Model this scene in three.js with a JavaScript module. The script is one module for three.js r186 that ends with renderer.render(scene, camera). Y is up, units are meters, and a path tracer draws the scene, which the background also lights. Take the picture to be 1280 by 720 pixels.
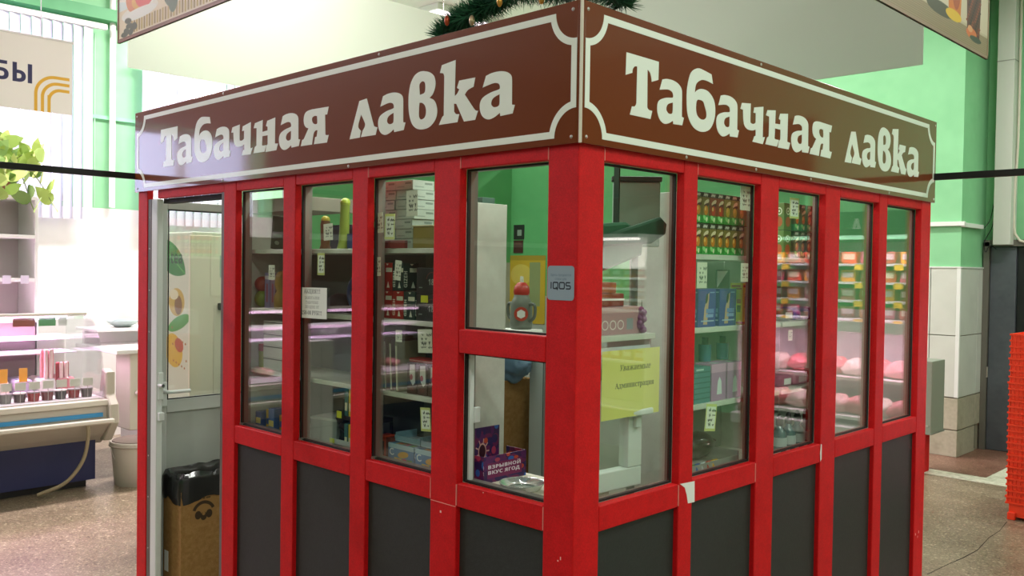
import * as THREE from 'three';
import { RoundedBoxGeometry } from 'three/addons/geometries/RoundedBoxGeometry.js';
import { mergeGeometries } from 'three/addons/utils/BufferGeometryUtils.js';
import { RectAreaLightUniformsLib } from 'three/addons/lights/RectAreaLightUniformsLib.js';

// ───────────────────────── camera, sky, lights, exposure ─────────────────────────
RectAreaLightUniformsLib.init();
const scene = new THREE.Scene();
const camera = new THREE.PerspectiveCamera(35.299, 1280 / 720, 0.05, 100);
camera.rotation.order = 'YXZ';
camera.position.set(1.6022, 1.68, 1.9007);
camera.rotation.set(THREE.MathUtils.degToRad(-1.233), THREE.MathUtils.degToRad(44.2447), THREE.MathUtils.degToRad(0.8394));
scene.add(camera);
scene.background = new THREE.Color().setRGB(0.80, 0.85, 1.22);
scene.backgroundIntensity = 5;
const EXPOSURE = 1.0, TUBE = 46, TUBE_FAR = 150, SHOW = 140, RACK = 140, BATTEN = 30;
const renderer = new THREE.WebGLRenderer({ antialias: true });
renderer.toneMapping = THREE.LinearToneMapping;
renderer.toneMappingExposure = EXPOSURE;
renderer.shadowMap.enabled = true;
function areaLight(color, intensity, w, h, pos, target) {
  const l = new THREE.RectAreaLight(color, intensity, w, h);
  l.position.set(...pos); l.lookAt(...target); scene.add(l);
  return l;
}

// ───────────────────────── helpers ─────────────────────────
let seed = 20240611;
const rnd = () => { seed = (seed * 1664525 + 1013904223) >>> 0; return seed / 4294967296; };
const rr = (a, b) => a + (b - a) * rnd();
const taken = new Map();
function numbered(n) { const k = taken.get(n) || 0; taken.set(n, k + 1); return k ? n + '_' + String(k).padStart(3, '0') : n; }
function tag(o, label, category, group, kind) {
  o.userData = { label, category };
  if (group) o.userData.group = group;
  if (kind) o.userData.kind = kind;
  return o;
}
function thing(name, label, category, pos = [0, 0, 0], turn = 0, group) {
  const o = new THREE.Group(); o.name = numbered(name); scene.add(o);
  o.position.set(...pos); o.rotation.y = turn;
  return tag(o, label, category, group);
}
function part(parent, name, geo, m) {
  const o = new THREE.Mesh(Array.isArray(geo) ? (geo.length > 1 ? join(geo) : geo[0]) : geo, m);
  o.name = parent === scene ? numbered(name) : name; o.castShadow = o.receiveShadow = true; parent.add(o); return o;
}
function struct(name, geo, m, parent = scene) { const o = part(parent, name, geo, m); if (parent === scene) o.userData.kind = 'structure'; return o; }
function copy(src, pos, turn, label, group) {
  const c = src.clone(); c.name = numbered(src.name.replace(/_\d{3}$/, '')); scene.add(c);
  c.userData = { ...src.userData }; c.position.set(...pos); if (turn !== undefined) c.rotation.y = turn;
  if (label) c.userData.label = label; if (group) c.userData.group = group;
  return c;
}
const flat = (g) => (g.index ? g.toNonIndexed() : g);
const join = (gs) => mergeGeometries(gs.map((g) => { const f = flat(g); for (const k of Object.keys(f.attributes)) if (!['position', 'normal', 'uv'].includes(k)) f.deleteAttribute(k); return f; }));
// box between two corners, uv in metres; r rounds the edges
function bx(x0, x1, y0, y1, z0, z1, r = 0, unit = false) {
  if (x1 < x0) [x0, x1] = [x1, x0]; if (y1 < y0) [y0, y1] = [y1, y0]; if (z1 < z0) [z0, z1] = [z1, z0];
  const w = x1 - x0, h = y1 - y0, d = z1 - z0;
  const g = r ? flat(new RoundedBoxGeometry(w, h, d, 1, Math.min(r, w / 2.01, h / 2.01, d / 2.01))) : flat(new THREE.BoxGeometry(w, h, d));
  if (!unit) {
    const uv = g.attributes.uv, n = uv.count / 6, S = [[d, h], [d, h], [w, d], [w, d], [w, h], [w, h]];
    for (let f = 0; f < 6; f++) for (let i = f * n; i < (f + 1) * n; i++) uv.setXY(i, uv.getX(i) * S[f][0], uv.getY(i) * S[f][1]);
  }
  return g.translate((x0 + x1) / 2, (y0 + y1) / 2, (z0 + z1) / 2);
}
const cyl = (r0, r1, h, x, y, z, s = 20) => new THREE.CylinderGeometry(r1, r0, h, s).translate(x, y + h / 2, z);
const tube = (pts, r, n = 24, s = 8) => new THREE.TubeGeometry(new THREE.CatmullRomCurve3(pts.map((p) => new THREE.Vector3(...p))), n, r, s);
function ext(pts, d, z = 0, bevel = 0) {
  const sh = new THREE.Shape(pts.map((p) => new THREE.Vector2(...p)));
  return new THREE.ExtrudeGeometry(sh, { depth: d, bevelEnabled: !!bevel, bevelSize: bevel, bevelThickness: bevel, bevelSegments: 1 }).translate(0, 0, z);
}
const RY = Math.PI / 2;

// ───────────────────────── textures and materials ─────────────────────────
function hash(x, y) { const s = Math.sin(x * 127.1 + y * 311.7) * 43758.5453; return s - Math.floor(s); }
function vnoise(x, y, p) {
  const xi = Math.floor(x), yi = Math.floor(y), fx = x - xi, fy = y - yi, u = fx * fx * (3 - 2 * fx), v = fy * fy * (3 - 2 * fy);
  const m = (a) => ((a % p) + p) % p, a = hash(m(xi), m(yi)), b = hash(m(xi + 1), m(yi)), c = hash(m(xi), m(yi + 1)), d = hash(m(xi + 1), m(yi + 1));
  return a + (b - a) * u + (c - a) * v + (a - b - c + d) * u * v;
}
function dataTex(n, fn, metres, srgb = true) {
  const a = new Uint8Array(n * n * 4);
  for (let y = 0; y < n; y++) for (let x = 0; x < n; x++) {
    const c = fn(x / n, y / n), i = (y * n + x) * 4;
    a[i] = Math.max(0, Math.min(255, c[0])); a[i + 1] = Math.max(0, Math.min(255, c[1])); a[i + 2] = Math.max(0, Math.min(255, c[2])); a[i + 3] = 255;
  }
  const t = new THREE.DataTexture(a, n, n); t.wrapS = t.wrapT = THREE.RepeatWrapping; t.magFilter = THREE.LinearFilter; t.minFilter = THREE.LinearMipmapLinearFilter; t.generateMipmaps = true;
  if (srgb) t.colorSpace = THREE.SRGBColorSpace; t.repeat.set(1 / metres, 1 / metres); t.needsUpdate = true; return t;
}
function canvasTex(w, h, draw) {
  const c = document.createElement('canvas'); c.width = w; c.height = h; const g = c.getContext('2d'); draw(g, w, h);
  const t = new THREE.CanvasTexture(c); t.colorSpace = THREE.SRGBColorSpace; t.anisotropy = 8; return t;
}
const M = (color, roughness = 0.6, o = {}) => new THREE.MeshStandardMaterial({ color, roughness, ...o });
const P = (color, roughness, o) => new THREE.MeshPhysicalMaterial({ color, roughness, ...o });
const mottled = (base, amp, cells, metres) => dataTex(256, (x, y) => {
  const n = (vnoise(x * cells, y * cells, cells) - 0.5) * amp + (vnoise(x * cells * 4, y * cells * 4, cells * 4) - 0.5) * amp * 0.7;
  return [base[0] + n, base[1] + n, base[2] + n];
}, metres);
const grainBump = dataTex(256, (x, y) => { const v = 128 + (vnoise(x * 90, y * 90, 90) - 0.5) * 170; return [v, v, v]; }, 0.16, false);
const redTex = dataTex(256, (x, y) => { const n = (vnoise(x * 100, y * 100, 100) - 0.5) * 22 + (vnoise(x * 12, y * 12, 12) - 0.5) * 14; return [196 + n, 14 + n * 0.25, 20 + n * 0.3]; }, 0.3);
const mRed = P(0xffffff, 0.55, { map: redTex, bumpMap: grainBump, bumpScale: 0.0004, specularIntensity: 0.45 });
const mPanel = M(0xffffff, 0.55, { map: mottled([34, 39, 38], 7, 40, 0.3), bumpMap: grainBump, bumpScale: 0.0004 });
const mGasket = M(0x17120f, 0.7);
const mAlu = M(0x85817a, 0.45, { metalness: 0.3 });
const mAluDark = M(0x67605a, 0.5, { metalness: 0.2 });
const mPvc = M(0xd6dad8, 0.4);
const mGlass = P(0xfafefb, 0.02, { transmission: 1, thickness: 0, ior: 1.62 });
const mClear = P(0xffffff, 0.03, { transmission: 1, thickness: 0, ior: 1.45 });
const mSign = P(0x70350f, 0.4, { clearcoat: 1, clearcoatRoughness: 0.06, specularIntensity: 0.2 });
const mSignWhite = P(0xe9f0e6, 0.45, { clearcoat: 0.5, clearcoatRoughness: 0.1 });
const mCream = M(0xd8cfbf, 0.5);
const mSteel = M(0xb9b6b0, 0.35, { metalness: 0.8 });
const mWhite = M(0xe4e4e0, 0.55);
const mMelamine = M(0xffffff, 0.5, { map: mottled([214, 216, 208], 8, 20, 0.5) });
const mBlack = M(0x0d0f10, 0.5);
const mCardboard = M(0xffffff, 0.85, { map: mottled([150, 112, 62], 16, 30, 0.4) });
const mBag = P(0x0b0d0f, 0.32, { clearcoat: 0.4 });
const mGreenWall = M(0xffffff, 0.75, { map: mottled([136, 198, 148], 8, 8, 2.2) });
const mGreenDark = M(0xffffff, 0.7, { map: mottled([86, 150, 104], 8, 8, 2.2) });
const mWhiteWall = M(0xffffff, 0.7, { map: mottled([222, 219, 214], 7, 8, 2.2) });
const mPanelWhite = M(0xffffff, 0.5, { map: mottled([206, 207, 198], 8, 6, 1.6) });
const mTileBeige = M(0xffffff, 0.45, { map: mottled([176, 168, 148], 18, 10, 0.8) });
const mCeil = M(0xe0d6d8, 0.9);
const mDoorGrey = M(0xffffff, 0.5, { map: mottled([88, 92, 100], 10, 8, 0.9), metalness: 0.1 });
const floorTex = (base, amt, dark) => dataTex(1024, (x, y) => {
  const big = (vnoise(x * 5, y * 5, 5) - 0.5) * 22 + (vnoise(x * 19, y * 19, 19) - 0.5) * 12;
  const s = vnoise(x * 230, y * 230, 230), s2 = vnoise(x * 120 + 7, y * 120, 120), f = (hash(Math.floor(x * 512), Math.floor(y * 512)) - 0.5) * 14;
  const chip = (s > 0.8 ? amt : s < 0.18 ? -amt * 0.8 : 0) + (s2 > 0.84 ? amt * 0.7 : s2 < 0.13 ? -amt * 0.6 : 0);
  return [base[0] + big + chip + f - dark, base[1] + big + chip + f - dark, base[2] + big * 0.9 + chip * 0.9 + f - dark];
}, 1.8);
const mFloor = M(0xffffff, 0.36, { map: floorTex([124, 110, 90], 38, 0) });
const mFloorRed = M(0xffffff, 0.4, { map: floorTex([128, 92, 76], 34, 0) });
const mStripe = M(0xffffff, 0.5, { map: mottled([205, 204, 184], 34, 30, 0.8) });
const glow = (hex, k) => M(0x222222, 0.5, { emissive: hex, emissiveIntensity: k });

// ───────────────────────── the hall ─────────────────────────
const XW = -7.3, ZB = -7.6, XR = 8, ZF = 9, HC = 4.5;
const floor = struct('floor', bx(XW - 0.2, XR + 0.2, -0.2, 0, ZB - 0.2, ZF + 0.2), mFloor);
{ // cracks across the terrazzo
  const crack = (pts, w) => { const l = [], r = []; pts.forEach(([x, z], i) => { const k = w * (0.5 + hash(i * 3.1, x)); l.push(new THREE.Vector2(x - k * 0.5, -z + k)); r.unshift(new THREE.Vector2(x + k * 0.5, -z - k)); }); return new THREE.ExtrudeGeometry(new THREE.Shape([...l, ...r]), { depth: 0.0006, bevelEnabled: false }).rotateX(-RY); };
  part(floor, 'crack', crack([[-0.23, -3.35], [-0.21, -3.63], [-0.19, -3.82], [-0.18, -4.04], [-0.215, -4.38], [-0.217, -4.61], [-0.25, -4.88]], 0.0045), M(0x3a322a, 0.8));
}
struct('ceiling', bx(XW - 0.3, XR + 0.3, HC, HC + 0.2, ZB - 0.3, ZF + 0.3), mCeil);
struct('trim_1', [bx(-4.5, -0.55, 0, 0.003, -6.21, -6.0)], mStripe);
struct('trim_2', [bx(-0.78, -0.55, 0, 0.0032, -7.55, -6.21)], mStripe);
struct('floor_inlay', bx(-1.25, -0.78, 0, 0.0025, -7.55, -6.21), mFloorRed);
struct('floor_inlay_001', bx(-4.5, -1.25, 0, 0.0025, -6.9, -6.21), mFloorRed);
// left wall with three windows: solid below, piers between, lintel above
const WIN = [[-1.3, 0.6, 2.25, 3.75], [-2.85, -1.97, 2.25, 3.75], [0.9, 3.25, 2.0, 3.06]];
struct('wall_left', [bx(XW - 0.25, XW, 0, 2.2, ZB, ZF)], mWhiteWall);
{
  const g = [], zs = [[ZB, -2.85], [-1.97, -1.3], [0.6, 0.9], [3.25, ZF]];
  for (const [a, b] of zs) g.push(bx(XW - 0.25, XW, 2.2, HC, a, b));
  for (const [a, b, c, d] of WIN) { if (c > 2.2) g.push(bx(XW - 0.25, XW, 2.2, c, a, b)); g.push(bx(XW - 0.25, XW, d, HC, a, b)); }
  struct('wall_left_upper', g, mGreenWall);
}
WIN.forEach(([a, b, c, d], i) => {
  const n = i === 2 ? 3 : 2;
  const f = struct('window_' + (i + 1), [bx(XW - 0.2, XW - 0.13, c, c + 0.06, a, b), bx(XW - 0.2, XW - 0.13, d - 0.06, d, a, b), bx(XW - 0.2, XW - 0.13, c, d, a, a + 0.06), bx(XW - 0.2, XW - 0.13, c, d, b - 0.06, b)], mPvc);
  for (let k = 1; k < n; k++) part(f, 'mullion', bx(XW - 0.2, XW - 0.13, c + 0.06, d - 0.06, a + (b - a) * k / n - 0.04, a + (b - a) * k / n + 0.04), mPvc);
  for (let k = 0; k < n; k++) part(f, 'pane', bx(XW - 0.17, XW - 0.164, c + 0.06, d - 0.06, a + (b - a) * k / n + 0.02, a + (b - a) * (k + 1) / n - 0.02), mClear);
});
struct('wall_back', bx(XW - 0.25, XR + 0.25, 0, HC, ZB - 0.25, ZB), mGreenWall);
// the projecting pier behind the kiosk
const pier = struct('wall_back_pier', bx(XW, -1.25, 1.745, HC, ZB, -6.92), mGreenWall);
part(pier, 'pier_base', bx(XW, -1.25, 0, 1.745, ZB, -6.92), M(0x8f8674, 0.8));
{
  // cladding boards on the two faces, each its own piece
  const W = [[1.745, 1.12, 'cladding_panel', mPanelWhite], [1.115, 0.55, 'cladding_panel', mPanelWhite], [0.542, 0.25, 'tile', mTileBeige], [0.244, 0.0, 'tile', mTileBeige]];
  for (const [t, b, n, m] of W) {
    for (const [x0, x1] of [[-1.50, n === 'tile' ? -1.238 : -1.272], [-2.2, -1.506], [-2.9, -2.206]]) part(pier, n, bx(x0, x1, b + 0.003, t, -6.92, -6.9, 0.003), m);
    for (const [z0, z1] of [[-7.38, -6.92], [-7.6, -7.386]]) if (!(n === 'tile' && b === 0 && z1 < -7.3)) part(pier, n, bx(-1.25, -1.236, b + 0.003, t, z0, z1, 0.003), m);
  }
  part(pier, 'corner_bead', bx(-1.272, -1.236, 0.55, 1.75, -6.925, -6.895, 0.004), mWhite);
  part(pier, 'top_bead', [bx(-2.9, -1.236, 1.745, 1.757, -6.92, -6.893), bx(-1.25, -1.229, 1.745, 1.757, -7.6, -6.9)], mWhite);
  part(pier, 'tile_edge_gap', bx(-1.252, -1.245, 0.02, 0.24, -7.42, -7.38), mGasket);
}
struct('wall_right', bx(XR, XR + 0.25, 0, HC, ZB, ZF), mGreenWall);
struct('wall_front', bx(XW - 0.25, XR + 0.25, 0, HC, ZF, ZF + 0.25), mGreenDark);
// steel door leaf beside a doorway, its darkness painted on a slab
{
  const d = struct('door_1', bx(-1.18, -0.955, 0.005, 1.955, ZB + 0.005, ZB + 0.06, 0.004), mDoorGrey);
  part(d, 'door_frame', [bx(-1.235, -1.185, 0, 2.0, ZB, ZB + 0.09), bx(-1.235, 0.35, 1.96, 2.02, ZB, ZB + 0.09)], M(0x6b675f, 0.5));
  part(d, 'painted_dark_opening', bx(-0.95, 0.3, 0.005, 1.955, ZB + 0.0, ZB + 0.03), M(0x101318, 0.4));  // near-black colour stands for the shade inside the open doorway
  part(d, 'hinge', cyl(0.012, 0.012, 0.1, -1.184, 0.7, ZB + 0.07, 8), mSteel);
}
// unseen dark boards on the left wall, added to dim what the kiosk mirrors
struct('wall_left_added_panelling', [bx(XW, XW + 0.05, 2.05, HC, 3.35, 8.95), bx(XW, XW + 0.05, 3.08, HC, 0.75, 3.35), bx(XW, XW + 0.05, 0, 1.98, 0.95, 8.95)], M(0x3a2014, 0.6));
struct('wall_back_added_panelling', [bx(3.05, XR, 1.9, 3.4, ZB, ZB + 0.05), bx(4.1, XR, 3.4, HC, ZB, ZB + 0.05)], M(0x3a1a12, 0.6));  // unseen boards added to darken the mirror image in the right sign
// pale wall lines and pipes on the left wall
const pipe = (n, pts, r, m, label, cat, g) => tag(part(scene, n, tube(pts, r, 12, 10), m), label, cat, g);
pipe('heating_pipe', [[XW + 0.05, 2.21, -1.655], [XW + 0.05, 3.2, -1.655], [XW + 0.05, 4.49, -1.655]], 0.028, mWhite, 'white vertical pipe on the green wall between the two blinds', 'pipe');
pipe('wall_cable', [[XW + 0.02, 2.21, -1.50], [XW + 0.02, 3.0, -1.50], [XW + 0.02, 3.85, -1.5]], 0.006, M(0x9fc9a6, 0.7), 'thin painted cable beside the vertical pipe on the green wall', 'cable');
tag(part(scene, 'wall_rail', [bx(XW, XW + 0.03, 3.05, 3.085, -2.0, -1.46)], M(0x86cf9e, 0.7)), 'green painted horizontal strip on the wall behind the pipe', 'wall strip');
tag(part(scene, 'ceiling_beam', [bx(XW, XW + 0.14, 3.97, 4.08, -7, 3.4)], mGreenDark), 'dark green pipe beam running above the blinds', 'beam');
// vertical blinds: head rail and slats
const mSlat = P(0xd6d6e2, 0.9, { transmission: 0.35, thickness: 0 });
function blind(z0, z1, y0, y1, label) {
  const t = thing('vertical_blind', label, 'blind', [XW + 0.14, y0, (z0 + z1) / 2]);
  const L = z1 - z0, n = Math.round(L / 0.088);
  part(t, 'head_rail', bx(-0.03, 0.03, y1 - y0, y1 - y0 + 0.05, -L / 2 - 0.12, L / 2 + 0.03, 0.006), mWhite);
  for (const s of [-1, 1]) part(t, 'wall_bracket', bx(-0.139, -0.02, y1 - y0 + 0.03, y1 - y0 + 0.06, s * (L / 2 + 0.01) - 0.012, s * (L / 2 + 0.01) + 0.012), mWhite);
  const g = bx(-0.003, 0.003, 0, y1 - y0, -0.046, 0.046);
  for (let k = 0; k < n; k++) {
    const s = part(t, 'slat', g, mSlat); s.position.z = -L / 2 + (k + 0.5) * L / n; s.rotation.y = 0.28;
  }
}
blind(-1.44, 0.62, 2.08, 3.87, 'white vertical blind in the window behind the hanging banner');
blind(-2.97, -1.9, 2.06, 3.6, 'white vertical blind partly hidden behind the shop sign');
// conduit on the pier, white duct above the steel door with its cables
tag(part(scene, 'cable_trunking', [bx(-2.6, -1.21, 2.13, 2.17, -6.919, -6.88, 0.004), bx(-1.249, -1.21, 2.12, 2.16, -7.42, -6.9, 0.004)], mWhite), 'white cable trunking wrapped around the green pier corner', 'trunking');
{
  const t = thing('wall_duct', 'tall white square duct on the green wall above the steel door', 'duct', [-1.05, 1.97, ZB + 0.14]);
  part(t, 'duct_body', bx(-0.075, 0.075, 0, 2.52, -0.13, 0.06, 0.006), M(0xcfccc6, 0.55));
  part(t, 'duct_joint', bx(-0.078, 0.078, 1.72, 1.728, -0.13, 0.063), M(0x9a968f, 0.6));
  tag(part(scene, 'wall_cable', [tube([[-0.955, 4.49, -7.5], [-0.955, 3, -7.5], [-0.955, 2.06, -7.5], [-0.9, 2.0, -7.5], [-0.75, 1.99, -7.5], [-0.3, 2.02, -7.52]], 0.012, 40)], mCream), 'pale cable running down beside the white duct and along the door head', 'cable');
  tag(part(scene, 'wall_cable', [tube([[-1.2, 2.13, -7.4], [-1.17, 2.2, -7.45], [-1.15, 2.4, -7.52], [-1.16, 2.15, -7.5], [-1.21, 2.0, -7.45], [-1.2, 1.9, -7.46], [-1.17, 1.97, -7.48], [-1.12, 1.93, -7.5]], 0.004, 60, 6)], mBlack), 'thin black wires looping from the trunking end to the door frame', 'wire');
}
// ceiling lamps
function ceilingLamp(x, z, alongZ, k, hex, label, group) {
  const t = thing('ceiling_lamp', label, 'lamp', [x, HC, z], alongZ ? RY : 0, group);
  part(t, 'housing', bx(-0.75, 0.75, -0.07, -0.001, -0.16, 0.16, 0.006), mWhite);
  part(t, 'diffuser', bx(-0.73, 0.73, -0.085, -0.071, -0.14, 0.14), glow(hex, 3));
  areaLight(hex, k, alongZ ? 0.28 : 1.46, alongZ ? 1.46 : 0.28, [x, HC - 0.09, z], [x, 0, z]).rotation;
}
for (const z of [-5.4, -1.0, 2.2, 5.6]) for (const x of [-2.5, 2.6, 5.8]) {
  if (x < 0 && z === 2.2) continue;
  ceilingLamp(x, z, false, TUBE, 0xfbfff6, 'flat fluorescent ceiling lamp over the hall floor, ' + ({ '-2.5': 'left', 2.6: 'middle', 5.8: 'right' })[x] + ' one in the ' + ({ '-5.4': 'far', '-1': 'second', 2.2: 'third', 5.6: 'nearest' })[z] + ' row');
}
ceilingLamp(0.3, -5.5, false, TUBE, 0xfbfff6, 'added flat ceiling lamp above the stack of red crates, brightening the green pier');  // extra unseen lamp, added to brighten the pier side and steel door
for (const z of [-5.2, -2.6, 0.4, 3.4]) ceilingLamp(-5.9, z, true, TUBE_FAR, 0xffeff4, 'flat fluorescent ceiling lamp over the food counters, ' + ({ '-5.2': 'farthest', '-2.6': 'second', 0.4: 'third', 3.4: 'nearest' })[z] + ' in the row');

// ───────────────────────── the kiosk ─────────────────────────
const SB = 2.0245, ST = 2.411, HD = 1.987, S1 = 1.007, S0 = 0.933, TT = 1.489, TB = 1.415;
const kiosk = thing('kiosk', 'red framed glass tobacco kiosk with a brown sign band lettered in white', 'kiosk');
// faces: local X runs to the viewer's right along the face, Y up, Z outward; the right face is turned a quarter
const turnR = (g) => g.rotateY(RY);
const face = { L: (g) => g, R: turnR };
function fpart(F, name, gs, m, parent = kiosk) { return part(parent, name, (Array.isArray(gs) ? gs : [gs]).map((g) => face[F](g)), m); }
const D = -0.075;            // depth of the frame
const mSeam = M(0xe08a80, 0.6);
// corner post and end posts
part(kiosk, 'corner_post', bx(-0.1135, 0, 0, SB + 0.02, -0.1125, 0, 0.004), mRed);
const posts = {
  L: [[-0.603, -0.480], [-1.043, -0.953], [-1.497, -1.4116], [-1.964, -1.862], [-2.812, -2.71]],
  R: [[0.513, 0.59], [0.995, 1.123], [1.50, 1.63], [2.017, 2.105], [2.503, 2.622]],
};
for (const F of ['L', 'R']) for (const [a, b] of posts[F]) fpart(F, 'post', bx(a, b, 0, SB + 0.02, -0.03, 0, 0.0035), mRed);
const openings = { L: [[-1.862, -1.497], [-1.4116, -1.043], [-0.953, -0.603], [-0.48, -0.1135]], R: [[0.1125, 0.513], [0.59, 0.995], [1.123, 1.50], [1.63, 2.017], [2.105, 2.503]] };
for (const F of ['L', 'R']) openings[F].forEach(([a, b], i) => {
  const ticket = F === 'L' && i === 3, e = 0.0015;
  fpart(F, 'rail', bx(a + e, b - e, HD, SB + 0.02, -0.03, -0.0008, 0.003), mRed);
  fpart(F, 'rail', bx(a + e, b - e, S0, S1, -0.03, -0.0008, 0.0035), mRed);
  fpart(F, 'rail', bx(a + e, b - e, 0, 0.1, -0.03, -0.0008, 0.003), mRed);
  if (ticket) fpart(F, 'rail', bx(a + e, b - e, TB, TT, -0.03, -0.0008, 0.0035), mRed);
  fpart(F, 'infill_panel', bx(a - 0.005, b + 0.005, 0.09, S0 + 0.01, -0.03, -0.018), mPanel);
  const holes = ticket ? [[TT, HD, true], [S1, TB, false]] : [[S1, HD, true]];
  for (const [y0, y1, glazed] of holes) {
    const rim = (x0, x1, z0, z1, t) => [bx(x0, x0 + t, y0, y1, z0, z1), bx(x1 - t, x1, y0, y1, z0, z1), bx(x0 + t, x1 - t, y0, y0 + t, z0, z1), bx(x0 + t, x1 - t, y1 - t, y1, z0, z1)];
    fpart(F, 'gasket', rim(a - 0.001, b + 0.001, -0.042, -0.03, 0.006), mGasket);
    fpart(F, 'inner_frame', rim(a - 0.002, b + 0.002, F === 'L' ? D : -0.054, -0.042, 0.004), mAlu);
    if (glazed) fpart(F, 'glass_pane', bx(a, b, y0, y1, -0.038, -0.033), mGlass);
  }
  const seam = (x, y0, y1) => fpart(F, 'joint_seam', bx(x - 0.0012, x + 0.0012, y0, y1, -0.004, 0.0004), mSeam);
  if (F === 'L' ? i > 1 : i < 2) { seam(a, HD + 0.001, SB - 0.002); seam(b, S0 + 0.004, S1 - 0.004); }
  if (F === 'L' && i === 3) { seam(b, HD + 0.001, SB - 0.002); seam(a, S0 + 0.004, S1 - 0.004); }
});
fpart('L', 'joint_seam', bx(-0.602, -0.482, 0.9315, 0.934, -0.004, 0.0004), mSeam);
// chipped film: torn white patches and scuffs on the red film
fpart('R', 'film_tear', ext([[0.519, 1.006], [0.602, 1.002], [0.604, 0.934], [0.566, 0.936], [0.558, 0.965], [0.546, 0.99]], 0.0009, 0), mWhite);
fpart('R', 'film_tear', ext([[1.503, 1.006], [1.509, 1.003], [1.51, 0.945], [1.501, 0.938], [1.497, 0.97]], 0.0009, 0), mWhite);
fpart('R', 'film_scuff', [bx(2.52, 2.527, 0.437, 0.447, -0.002, 0.0005), bx(2.56, 2.566, 0.44, 0.452, -0.002, 0.0005), bx(2.55, 2.553, 0.42, 0.43, -0.002, 0.0005)], M(0xe7b9ae, 0.6));
fpart('L', 'film_scuff', [bx(-0.046, -0.043, 0.868, 0.877, -0.002, 0.0005), bx(-0.056, -0.052, 0.862, 0.866, -0.002, 0.0005), bx(-0.055, -0.053, 0.79, 0.794, -0.002, 0.0005), bx(-0.36, -0.357, 0.998, 1.001, -0.002, 0.0005), bx(-0.555, -0.548, 0.9, 0.907, -0.002, 0.0005)], M(0xe7b9ae, 0.6));
// silver corner clips on the sill ends
for (const x of [-1.857, -1.406, -0.947]) fpart('L', 'frame_clip', bx(x, x + 0.014, S1, S1 + 0.008, -0.036, -0.022), mSteel);
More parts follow.
